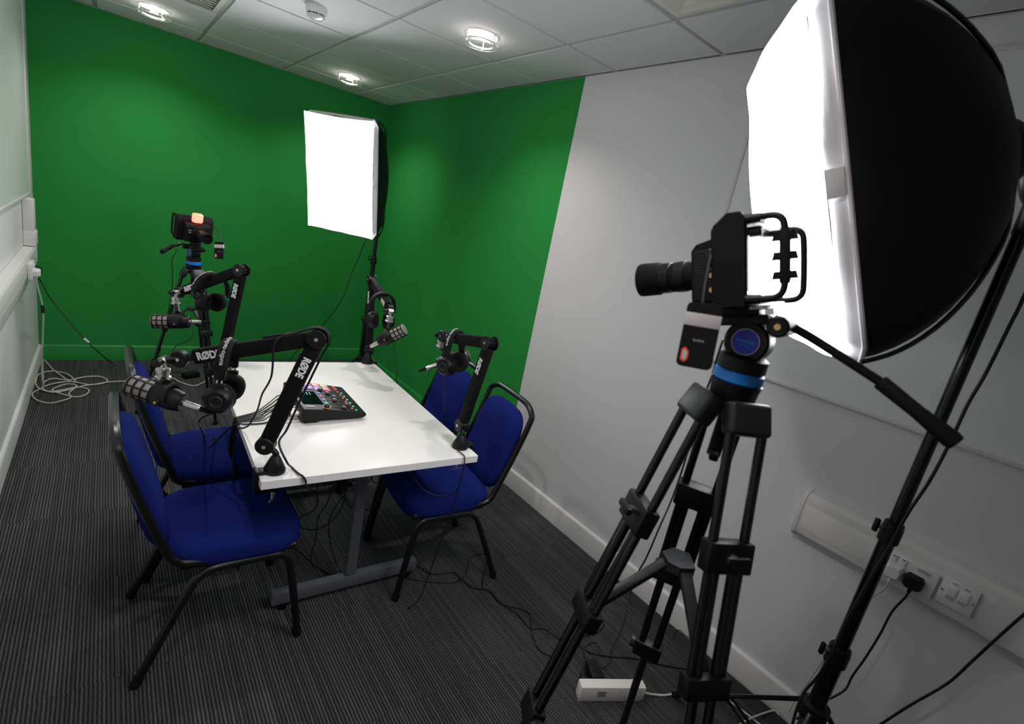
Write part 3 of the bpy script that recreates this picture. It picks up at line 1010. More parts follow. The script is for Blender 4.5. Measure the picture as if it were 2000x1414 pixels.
    cable('hanging_cable', [pt(672, 966, 2.02), pt(652, 995, 2.07), pt(642, 1020, 2.11), pt(645, 1060, 2.18), fl(657, 1100), fl(668, 1118)], .0022, 'cable_black', L2, G2)
    cable('hanging_cable', [pt(716, 944, 2.05), pt(722, 938, 2.05), pt(730, 925, 2.05), pt(740, 930, 2.05), pt(738, 942, 2.05), pt(728, 940, 2.05), pt(727, 928, 2.05)], .002, 'cable_black', L2, G2)
    cable('hanging_cable', [pt(672, 968, 2.05), pt(685, 990, 2.12), pt(715, 996, 2.2), pt(745, 985, 2.25)], .0024, 'cable_black', L2, G2)
    cable('floor_cable', [fl(565, 1062), fl(590, 1080), fl(618, 1105), fl(650, 1124)], .003, 'cable_black', 'black cable on the carpet behind the T foot of the table')
    t = thing('power_adapter', 'black box hanging in the cables under the table', 'power adapter', pt(667, 942, 1.97), TABLE_R)
    MB().box((0, 0, 0), (.042, .03, .062), bev=.004).build('body', 'black_plastic', t)
    MB().cyl((0, 0, -.031), (0, 0, -.046), .006, .004, n=10).build('strain_relief', 'black_matte', t)


def mixer():
    o = V((-1.330, -2.878, .73))
    t = thing('audio_mixer', 'black podcast mixer with lit coloured pads and a screen on the table', 'mixer', o, rotz(-1))
    # local x: rear (-) to front (+), y along the long side
    hx, hy = .125, .150
    prof = [(-hx, .010), (-hx + .012, 0), (-.07, .000), (-.045, .012), (hx - .01, .010), (hx, .016), (hx, .024), (hx - .006, .028), (-.020, .052), (-hx + .006, .060), (-hx, .054)]
    b = MB()
    b.ring([[V((p[0] * k, y, p[1] if k == 1 else .03 + (p[1] - .03) * .94)) for p in prof] for y, k in ((-hy, .985), (-hy + .006, 1), (hy - .006, 1), (hy, .985))])
    b.build('body', 'black_plastic', t, angle=30)
    # top surface frame
    xt = V((hx - .006, 0, .028)) - V((-.020, 0, .052))
    xt.normalize()
    zt = V((-xt.z, 0, xt.x))
    A = mtx(xt, (0, 1, 0), zt, V((-.020, 0, .052)))

    def key(u, v, su, sv_, m, name='button', hgt=.003, rd=False):
        p = A @ V((u, v, hgt / 2))
        if rd:
            MB().cyl(A @ V((u, v, 0)), A @ V((u, v, hgt)), su / 2, n=16, bev=.0005).build(name, m, t)
        else:
            MB().box(p, (su, sv_, hgt), A, bev=.0012).build(name, m, t)
    # screen on the raised rear part
    xs_ = (V((-.020, 0, .052)) - V((-hx + .006, 0, .060))).normalized()
    S = mtx(xs_, (0, 1, 0), V((-xs_.z, 0, xs_.x)), V((-.070, 0, .0565)))
    sc = MB().box(S @ V((0, -.030, .001)), (.074, .135, .002), S).build('screen', 'screen_dark', t, smooth=False)
    for k in range(3):
        MB().box(S @ V((-.010 + k * .012, .012, .0022)), (.002, .030, .0004), S).build('screen_line', 'pad_green', sc, smooth=False)
    # pads 4 x 2 on the far side
    cols = [['pad_red', 'pad_pink', 'pad_peach', 'pad_olive'], ['pad_violet', 'pad_violet', 'pad_violet', 'pad_pink']]
    for r_ in range(2):
        for c_ in range(4):
            u = -.055 + c_ * .036
            v = .125 - r_ * .040
            if u < -.008:
                MB().box(S @ V((u + .050, v, .002)), (.030, .033, .004), S, bev=.002).build('pad', cols[r_][c_], t)
            else:
                key(u, v, .030, .033, cols[r_][c_], 'pad', .004)
    for v in (.128, .100):
        key(.098, v, .013, 0, 'pad_red', 'button', .003, True)
    chan = ['pad_red', 'pad_blue', 'pad_red', 'pad_blue', 'pad_green', 'pad_pink']
    pos = [.020, .040, .056, .046, .085, .060]
    for i in range(6):
        v = .062 - i * .037
        key(.002, v, .011, .014, chan[i])
        MB().box(A @ V((.052, v, .0004)), (.072, .003, .0012), A).build('fader_slot', 'dark_gap', t, smooth=False)
        f_ = MB().box(A @ V((pos[i], v, .006)), (.018, .013, .009), A, bev=.0015).build('fader', 'fader_grey', t)
        MB().box(A @ V((pos[i], v, .0107)), (.002, .013, .0008), A).build('fader_line', 'logo_grey', f_, smooth=False)
        key(.098, v + .008, .008, .009, 'pad_red')
        key(.111, v - .004, .008, .009, 'pad_green')
    k_ = MB().cyl(A @ V((-.012, -.135, 0)), A @ V((-.012, -.135, .010)), .010, n=24, bev=.001).build('encoder', 'black_gloss', t)
    MB().lathe([(.0105, 0), (.0125, 0), (.0125, .0012), (.0105, .0012)], A @ V((-.012, -.135, 0)), A.to_3x3() @ V((0, 0, 1)), 24, caps=(False, False)).build('encoder_ring', 'pad_orange', k_)
    MB().box(S @ V((-.02, -.125, .0012)), (.03, .006, .0006), S).build('brand_mark', 'logo_white', t, smooth=False)
    for i, y in enumerate((-.122, -.094, -.066, -.038)):
        c_ = MB().cyl((-hx - .034, y, .032), (-hx + .002, y, .032), .0085, n=18, bev=.001).build('plug', 'chrome', t)
        MB().cyl((-hx - .062, y, .032), (-hx - .034, y, .032), .0045, .0075, n=14).build('strain_relief', 'black_matte', c_)
    for y in (-.005, .02, .045, .07):
        MB().cyl((-hx - .026, y, .028), (-hx + .002, y, .028), .0042, n=12).build('jack_plug', 'black_matte', t)


# =================================================================== VIDEO GEAR
def studio_camera(loc, yaw, pitch, label, tally, screen, scale=1.):
    Rm = rotz(yaw) @ Matrix.Rotation(math.radians(-pitch), 4, 'Y') @ Matrix.Scale(scale, 4)
    t = thing('studio_camera', label, 'video camera', loc, Rm)
    # x forward (lens), y left, z up; origin at the middle of the bottom
    bd = MB().prism([(-.006, .006), (.036, .006), (.042, .014), (.042, .098), (.034, .108), (-.006, .118)], (0, .067, 0), (1, 0, 0), (0, 0, 1), .134).build('body', 'black_matte', t, angle=20)
    MB().prism([(-.050, .002), (-.050, .140), (-.044, .147), (-.024, .147), (-.004, .130), (0, .122), (0, .006), (-.004, 0), (-.046, 0)], (0, .099, 0), (1, 0, 0), (0, 0, 1), .198).build('display_housing', 'black_matte', t, angle=20)
    MB().lathe([(.040, 0), (.040, .010), (.034, .012)], (.040, 0, .062), (1, 0, 0), 36).build('lens_mount', 'black_plastic', t)
    ln = MB().lathe([(.026, 0), (.0265, .018), (.0275, .019), (.0275, .046), (.0262, .047), (.0262, .066), (.028, .068), (.030, .072), (.0310, .074), (.0318, .108), (.031, .112), (.029, .111), (.027, .098)],
                    (.050, 0, .062), (1, 0, 0), 40).build('lens', 'black_matte', t)
    for x in (.022, .050):
        MB().lathe([(.0270, 0), (.0284, .001), (.0284, .018), (.0270, .019)], (.050 + x, 0, .062), (1, 0, 0), 40, caps=(False, False)).build('focus_ring', 'black_plastic', ln)
    MB().lathe([(.0262, 0), (.0272, 0), (.0272, .003), (.0262, .003)], (.121, 0, .062), (1, 0, 0), 40, caps=(False, False)).build('lens_band', 'steel', ln)
    MB().lathe([(.001, 0), (.0275, -.004)], (.148, 0, .062), (1, 0, 0), 32, caps=(False, False)).build('front_glass', 'black_gloss', ln)
    # monitor on the back
    MB().box((-.0512, 0, .074), (.003, .180, .116)).build('screen_bezel', 'black_gloss', t, smooth=False)
    MB().box((-.0532, .006, .070), (.0015, .156, .092)).build('screen', 'camera_screen' if screen else 'screen_dark', t, smooth=False)
    if screen:
        MB().box((-.0530, .040, .122), (.002, .030, .006)).build('record_mark', 'pad_red', t, smooth=False)
    # bent tube handles on both sides
    for sy in (1, -1):
        y = sy * .088
        h = MB().tube([(-.046, y, .135), (-.078, y, .136), (-.094, y, .134), (-.103, y, .124), (-.105, y, .100), (-.105, y, .045), (-.103, y, .022), (-.094, y, .012), (-.078, y, .010), (-.046, y, .010)], .0056, 12, 5).build('handle', 'black_plastic', t)
        for z in (.135, .010):
            MB().cyl((-.048, y, z), (-.072, y, z), .0085, .0072, n=16).build('handle_socket', 'black_plastic', h)
        if sy == 1 and screen:
            MB().box((-.105, y, .072), (.015, .012, .082), bev=.003).build('grip_pad', 'black_matte', h)
            for z in (.042, .071, .100):
                MB().prism([(-.018, -.004), (.018, -.004), (.015, .008), (-.015, .008)], (-.105, y + .004, z), (1, 0, 0), (0, 0, 1), .010).build('grip_rib', 'black_matte', h, angle=20)
    MB().cyl((-.050, .078, .116), (-.072, .078, .116), .0085, n=16, bev=.002).build('thumb_wheel', 'black_plastic', t)
    if screen:
        MB().beam((-.056, .082, .134), (-.062, -.070, .140), .020, .010, (1, 0, 0), bev=.002).build('hood_flap', 'lamp_trim', t)
        MB().beam((-.060, .050, -.002), (-.066, -.070, .004), .026, .008, (1, 0, 0), bev=.002).build('lower_flap', 'steel', t)
    # left side panel: connectors
    sp = MB().box((.014, .0682, .056), (.046, .003, .086), bev=.001).build('port_panel', 'black_plastic', t)
    for z in (.030, .054, .078):
        MB().cyl((.006, .069, z), (.006, .0745, z), .0046, n=16).build('gold_port', 'brass', sp)
        MB().lathe([(.006, 0), (.008, 0), (.008, .002), (.006, .002)], (-.010, .0685, z), (0, 1, 0), 20, caps=(False, False)).build('port_ring', 'black_gloss', sp)
    for i in range(8):
        MB().box((.027, .0700, .060 + i * .0048), (.016, .002, .0020)).build('cooling_fin', 'black_gloss', sp, smooth=False)
    for z in (.0655, .0975):
        MB().box((.006, .0699, z), (.010, .0006, .0014)).build('port_text', 'logo_grey', sp, smooth=False)
    if tally:
        MB().box((.010, .0, .146), (.036, .054, .054), bev=.010, seg=3).build('tally_light', 'tally_red', t)
        for z in (.062, .075):
            MB().box((.0425, -.045, z), (.001, .018, .004)).build('front_mark', 'logo_grey', bd, smooth=False)
    # base plate
    MB().box((.0, 0, -.005), (.080, .050, .012), bev=.002).build('base_plate', 'black_plastic', t)
    return t


def portable_drive(loc, face, top, label):
    """face: direction of the printed side; top: direction of the cable end"""
    z = V(face).normalized()
    y = V(top)
    y = (y - z * y.dot(z)).normalized()
    x = y.cross(z)
    t = thing('portable_drive', label, 'portable drive', loc, mtx(x, y, z), group='portable drives hanging from the cameras')
    w2, h2, r = .0262, .050, .008

    def rr(k):
        out = []
        for cx, cy, a0 in ((w2 - r, h2 - r, 0), (-w2 + r, h2 - r, 90), (-w2 + r, -h2 + r, 180), (w2 - r, -h2 + r, 270)):
            for i in range(5):
                a = math.radians(a0 + i * 22.5)
                out.append(V((cx + (r - k) * math.cos(a), cy + (r - k) * math.sin(a), 0)))
        return out
    MB().ring([[p + V((0, 0, zz)) for p in rr(k)] for k, zz in ((.0015, -.0045), (0, -.003), (0, .003), (.0015, .0045))]).build('case', 'black_matte', t)
    MB().box((0, .0235, 0), (w2 * 2 + .0006, .0205, .0096), bev=.0008).build('grey_band', 'ssd_grey', t)
    lettering('SanDisk', .0052, (0, -.008, .0047), (1, 0, 0), (0, 1, 0), 'logo_grey', t)
    lp = [(-.0215, -.040), (-.0215, -.024), (-.0165, -.020), (-.0105, -.027), (-.0105, -.038), (-.014, -.043), (-.018, -.043)]
    MB().prism(lp, (0, 0, .0040), (1, 0, 0), (0, 1, 0), .0010).build('loop', 'ssd_orange', t, angle=20)
    c_ = (-.016, -.033)
    MB().prism([(c_[0] + (p[0] - c_[0]) * .62, c_[1] + (p[1] - c_[1]) * .72) for p in lp], (0, 0, .0046), (1, 0, 0), (0, 1, 0), .0008).build('loop_hole', 'ssd_grey', t, angle=20)
    return t


def tripod(c, bowl_z, legs, slope, r0, levels, label, head_yaw, head_pitch, head_h, handle, badge, tube_gap=.030):
    """legs: azimuths; levels: heights of (clamp, spreader bracket, lower bracket)"""
    c = V((c[0], c[1], 0))
    t = thing('tripod', label, 'tripod', c)
    zt = bowl_z - .035

    def P(az, z, side=0.):
        a = math.radians(az)
        r = r0 + (zt - z) * slope
        return V((math.cos(a) * r - math.sin(a) * side, math.sin(a) * r + math.cos(a) * side, z))
    # bowl and spider
    MB().lathe([(.020, -.060), (.036, -.045), (.040, -.010), (.043, 0)], (0, 0, bowl_z), (0, 0, 1), 32).build('bowl', 'black_plastic', t)
    MB().cyl((0, 0, bowl_z - .14), (0, 0, bowl_z - .05), .012, n=16).build('bowl_clamp', 'black_matte', t)
    MB().box((0, 0, bowl_z - .135), (.070, .016, .014), rotz(30), bev=.004).build('clamp_wing', 'black_matte', t)
    zc, zs, zl = levels
    for az in legs:
        a = math.radians(az)
        rad = V((math.cos(a), math.sin(a), 0))
        tan = V((-rad.y, rad.x, 0))
        dn = (P(az, 0) - P(az, 1)).normalized()
        out_ = tan.cross(dn)
        top = P(az, zt)
        lg = MB().beam(top - dn * .010 - rad * .012, top + dn * .042, .078, .034, tan, bev=.008, seg=3).build('leg', 'grey_plastic', t)
        # upper pair of tubes
        up_ = MB()
        for s in (-1, 1):
            up_.cyl(P(az, zt - .03, s * tube_gap), P(az, zc - .02, s * tube_gap), .0082, n=14)
        up_.build('upper_tubes', 'black_gloss', lg)
        MB().beam(P(az, zc + .022), P(az, zc - .030), tube_gap * 2 + .026, .030, tan, bev=.004).build('clamp', 'black_plastic', lg)
        kn = P(az, zc) + out_ * .030 * (1 if out_.dot(rad) > 0 else -1)
        MB().cyl(P(az, zc), kn, .006, n=10).build('knob_stem', 'steel', lg)
        MB().beam(kn - tan * .022, kn + tan * .022, .014, .012, dn, bev=.004).build('lock_knob', 'black_plastic', lg)
        mid = MB()
        g2 = tube_gap * .52
        for s in (-1, 1):
            mid.cyl(P(az, zc - .02, s * (g2 + .002)), P(az, zl - .01, s * (g2 + .002)), .0088, n=14)
            mid.cyl(P(az, zc - .02, s * tube_gap), P(az, zs - .02, s * tube_gap), .0070, n=12)
        mid.build('middle_tubes', 'black_gloss', lg)
        MB().beam(P(az, zs + .016), P(az, zs - .022), tube_gap * 2 + .024, .030, tan, bev=.004).build('spreader_bracket', 'black_plastic', lg)
        MB().beam(P(az, zl + .022), P(az, zl - .026), g2 * 2 + .034, .030, tan, bev=.004).build('lower_clamp', 'black_plastic', lg)
        k2 = P(az, zl) + tan * (g2 + .028)
        MB().cyl(P(az, zl) + tan * g2, k2, .013, .015, n=12, bev=.002).build('lower_knob', 'grey_plastic', lg)
        MB().cyl(P(az, zl), P(az, .018), .0095, n=14).build('lower_tube', 'black_gloss', lg)
        MB().sphere(P(az, .0165), .0165).build('foot', 'black_matte', lg)
    # mid level spreader
    hz = zs + (zc - zs) * .55
    hub = MB()
    pl = []
    for az in legs:
        for d_ in (-28, 28):
            a = math.radians(az + d_)
            pl.append((math.cos(a) * .034, math.sin(a) * .034, az + d_))
    pl.sort(key=lambda p: math.atan2(p[1], p[0]))
    hub.prism([(p[0], p[1]) for p in pl], (0, 0, hz - .008), (1, 0, 0), (0, 1, 0), .018)
    hb = hub.build('spreader_hub', 'grey_plastic', t, angle=20)
    for az in legs:
        a = math.radians(az)
        rad = V((math.cos(a), math.sin(a), 0))
        MB().beam(rad * .026 + V((0, 0, hz - .002)), P(az, zs), .024, .010, V((-rad.y, rad.x, 0)), bev=.002).build('spreader_arm', 'grey_plastic', t)
    # fluid head
    MB().lathe([(.038, 0), (.041, .003), (.041, .018), (.038, .021)], (0, 0, bowl_z), (0, 0, 1), 36).build('level_ring', 'head_blue', t)
    MB().lathe([(.034, .021), (.040, .023), (.040, .044), (.030, .050)], (0, 0, bowl_z), (0, 0, 1), 36).build('pan_base', 'black_plastic', t)
    hy = math.radians(head_yaw)
    f = V((math.cos(hy), math.sin(hy), 0))
    lf = V((-f.y, f.x, 0))
    pc = V((0, 0, bowl_z + .072))
    hd = MB().cyl(pc - lf * .026, pc + lf * .026, .036, n=40, bev=.004).build('tilt_drum', 'black_plastic', t)
    for s in (1, -1):
        MB().cyl(pc + lf * s * .0255, pc + lf * s * .0275, .021, n=32).build('badge', 'badge_blue', hd)
        MB().lathe([(.021, 0), (.0222, 0), (.0222, .0025), (.021, .0025)], pc + lf * s * .0255, lf * s, 32, caps=(False, False)).build('badge_rim', 'logo_grey', hd)
    if badge:
        lettering('SIRUI', .0115, pc + lf * .0279, -f, V((0, 0, 1)), 'logo_grey', hd, bold=.0002) if False else None
        rows = MB()
        for i, (wd, zz) in enumerate(((.030, .001), (.016, -.006))):
            rows.box(pc + lf * .0277 + V((0, 0, zz)), (wd, .0006, .0042 if i == 0 else .0018), mtx(f, lf, (0, 0, 1)))
        rows.build('badge_text', 'head_blue', hd, smooth=False)
    pa = Matrix.Rotation(math.radians(-head_pitch), 4, lf) if False else None
    ft = (f * math.cos(math.radians(head_pitch)) + V((0, 0, math.sin(math.radians(head_pitch))))).normalized()
    un = ft.cross(lf) * -1 if ft.cross(lf).z < 0 else ft.cross(lf)
    MB().box(pc + un * .036 + ft * .020, (.110, .056, .016), mtx(ft, lf, un), bev=.003).build('head_plate', 'black_plastic', t)
    MB().box(pc + un * .0485 + ft * .040, (.120, .044, .010), mtx(ft, lf, un), bev=.002).build('quick_release', 'black_plastic', t)
    j = pc - ft * .052 + un * .024
    kn = MB().cyl(j + lf * .050, j - lf * .044, .017, n=24, bev=.003).build('handle_rosette', 'black_plastic', t)
    MB().cyl(j + lf * .050, j + lf * .052, .005, n=10).build('bolt', 'brass', kn)
    # pan handle
    hp_ = [V(p) - c for p in handle]
    a0 = MB().tube([hp_[0] + (hp_[0] - hp_[1]) * .02, hp_[0], hp_[1], hp_[2]], .0072, 12, 6).build('pan_handle', 'black_plastic', t)
    d = (hp_[3] - hp_[2]).normalized()
    L_ = (hp_[3] - hp_[2]).length
    MB().lathe([(.0105, 0), (.0115, .004), (.0105, .5 * L_), (.0135, .94 * L_), (.012, L_)], hp_[2], d, 18).build('grip', 'black_matte', a0)
    MB().cyl(hp_[0] - (hp_[1] - hp_[0]) * .1, hp_[0] + (hp_[1] - hp_[0]) * .25, .0105, n=14).build('handle_socket', 'chrome', a0)
    return t


def softbox(c, yaw, pitch, label, bow=-.022, corner=1., w=.50, h=.70, D=.37, bulge=.030):
    ya, pi_ = math.radians(yaw), math.radians(pitch)
    n = V((math.cos(ya) * math.cos(pi_), math.sin(ya) * math.cos(pi_), math.sin(pi_)))
    r = V((-math.sin(ya), math.cos(ya), 0))
    u = n.cross(r)
    if u.z < 0:
        u = -u
        r = -r
    # local axes: x = right (r), y = up (u), z = light direction (n)
    t = thing('softbox', label, 'softbox', V(c), mtx(r, u, n))
    N = 60

    def outline(a, b, e, z, sag=0.):
        out = []
        for i in range(N):
            q = 2 * math.pi * i / N
            cs, sn = math.cos(q), math.sin(q)
            k = max(abs(cs), abs(sn))
            # point on a square, blended to a circle by e
            x, y = cs / k, sn / k
            x = x * (1 - e) + cs * e
            y = y * (1 - e) + sn * e
            s_ = 1 - sag * (1 - abs(math.sin(2 * q))) * (1 - e)
            out.append(V((x * a * s_, y * b * s_, z)))
        return out
    rings = []
    for k in range(11):
        s_ = k / 10
        f_ = math.sqrt(max(0, 1 - (s_ * .985) ** 1.75))
        rings.append(outline(w / 2 * f_ + .055 * (1 - f_), h / 2 * f_ + .055 * (1 - f_), min(1, s_ * s_ * 1.0), -.015 - (D - .015) * s_, .03))
    MB().ring(rings, caps=(False, False)).build('shell', 'softbox_black', t, angle=70)
    # rods on the corners
    for sx, sy in ((1, 1), (-1, 1), (-1, -1), (1, -1)):
        p = []
        for k in range(9):
            s_ = k / 8
            f_ = math.sqrt(max(0, 1 - (s_ * .985) ** 1.75))
            q = 1 - min(1, s_ * s_) * .29
            p.append(V((sx * ((w / 2) * f_ + .055 * (1 - f_)) * q, sy * ((h / 2) * f_ + .055 * (1 - f_)) * q, -.015 - (D - .015) * s_)))
        MB().tube(p, .0045, 8, 2).build('rod', 'black_gloss', t)
    # white lip around the front with a light seam
    rr = random.Random(5)
    lip = []
    ph = [rr.uniform(0, 6.28) for _ in range(6)]
    for k, (z, g) in enumerate(((-.022, .006), (-.010, .006), (.000, .004), (.009, .000))):
        o = outline(w / 2 + g, h / 2 + g, .02, z)
        cq = [1 - (1 - corner) * (1 - 2 * abs(abs(math.sin(2 * math.pi * i / N * 2)) - 1)) * k / 3 if abs(math.sin(4 * math.pi * i / N)) > .5 else 1 for i in range(N)]
        o = [V((p.x * c_, p.y * c_, p.z)) for p, c_ in zip(o, cq)]
        if 0 < k:
            o = [p + V((0, 0, .0008 * k * math.sin(7 * i * 2 * math.pi / N + ph[k]))) + V((p.x, p.y, 0)).normalized() * (.002 * math.sin(9 * i * 2 * math.pi / N + ph[k]) - .002) for i, p in enumerate(o)]
        lip.append(o)
    MB().ring(lip, caps=(False, False)).build('lip', 'softbox_lip', t, angle=80)
    MB().tube(outline(w / 2 + .007, h / 2 + .007, .02, -.022), .0045, 6, closed=True, smooth=False).build('seam', 'softbox_seam', t)
    # lit diffuser, bulging a little
    G = 16
    vs_, fs_ = [], []
    for j in range(G + 1):
        for i in range(G + 1):
            a, b = 2 * i / G - 1, 2 * j / G - 1
            z = .0115 + bulge * (1 - a * a) * (1 - b * b) + .003 * math.sin(5 * a + 2 * b) * (1 - a * a)
            k = .996
            cr = 1 - (1 - corner) * (a * a * b * b) ** 2
            edge = (1 + bow * (1 - b * b) * abs(a)) * cr, (1 + bow * (1 - a * a) * abs(b)) * cr
            vs_.append((a * w / 2 * k * edge[0], b * h / 2 * k * edge[1], z))
    for j in range(G):
        for i in range(G):
            q = j * (G + 1) + i
            fs_.append((q, q + 1, q + G + 2, q + G + 1))
    m_ = MB()
    m_._add(vs_, fs_)
    m_.build('diffuser', 'softbox_diffuser', t, angle=80)
    # lamp holder behind
    hl = MB().lathe([(.058, -D + .03), (.062, -D + .01), (.062, -D - .03), (.050, -D - .045), (.034, -D - .05), (.030, -D - .11), (.022, -D - .12)], (0, 0, 0), (0, 0, 1), 32).build('lamp_holder', 'black_plastic', t)
    MB().lathe([(.0635, -D + .002), (.0655, -D + .002), (.0655, -D - .010), (.0635, -D - .010)], (0, 0, 0), (0, 0, 1), 32, caps=(False, False)).build('holder_ring', 'chrome', hl)
    MB().box((0, .078, -D + .015), (.034, .030, .034), bev=.005).build('velcro_collar', 'softbox_black', t)
    MB().box((w * .5 - .01, -.02, -.035) if False else (w / 2 + .006, 0, -.002), (.004, .05, .030), bev=.001).build('cloth_tab', 'softbox_lip', t)
    return t, V(c) - n * (D + .06), n, r, u


def light_stand(x, y, hub_z, top, az, foot_r, label, joints):
    t = thing('light_stand', label, 'light stand', (x, y, 0))
    zs = [hub_z - .28, joints[0], joints[1], top]
    rad = [.0215, .0175, .0140]
    p = MB().cyl((0, 0, max(.06, zs[0])), (0, 0, zs[1]), rad[0], n=20).build('pole', 'black_gloss', t)
    MB().cyl((0, 0, zs[1] - .02), (0, 0, zs[2]), rad[1], n=20).build('pole', 'black_gloss', t)
    MB().cyl((0, 0, zs[2] - .02), (0, 0, zs[3]), rad[2], n=20).build('pole', 'black_gloss', t)
    for z, r in ((zs[1], rad[0]), (zs[2], rad[1])):
        cl = MB().lathe([(r + .001, -.050), (r + .0055, -.046), (r + .0055, -.012), (r + .003, .004), (r - .001, .006)], (0, 0, z), (0, 0, 1), 24).build('collar', 'black_plastic', t)
        d = V((math.cos(math.radians(az + 75)), math.sin(math.radians(az + 75)), 0))
        MB().cyl(d * r + V((0, 0, z - .012)), d * (r + .020) + V((0, 0, z - .012)), .005, n=10).build('screw', 'steel', cl)
        MB().box(d * (r + .024) + V((0, 0, z - .010)), (.010, .012, .034), aim(d), bev=.003).build('wing_knob', 'black_plastic', cl)
    MB().lathe([(rad[0] + .001, -.030), (rad[0] + .014, -.026), (rad[0] + .014, .014), (rad[0] + .001, .020)], (0, 0, hub_z), (0, 0, 1), 20).build('leg_collar', 'black_plastic', t)
    zb = max(.08, hub_z - .25)
    MB().lathe([(rad[0] + .001, -.014), (rad[0] + .012, -.012), (rad[0] + .012, .012), (rad[0] + .001, .014)], (0, 0, zb), (0, 0, 1), 20).build('brace_collar', 'black_plastic', t)
    for k in range(3):
        a = math.radians(az + 120 * k)
        d = V((math.cos(a), math.sin(a), 0))
        sd = V((-d.y, d.x, 0))
        A, B = d * .028 + V((0, 0, hub_z)), d * foot_r + V((0, 0, .012))
        lg = MB().beam(A, B, .018, .013, sd, bev=.003).build('leg', 'black_gloss', t)
        MB().cyl(B - (B - A).normalized() * .03, B + (B - A).normalized() * .004, .0115, n=12).build('rubber_foot', 'black_matte', lg)
        M_ = A.lerp(B, .52)
        for s in (-1, 1):
            MB().beam(d * .026 + V((0, 0, zb)) + sd * s * .011, M_ + sd * s * .011, .003, .011, sd).build('brace', 'black_gloss', lg, smooth=False)
    return t


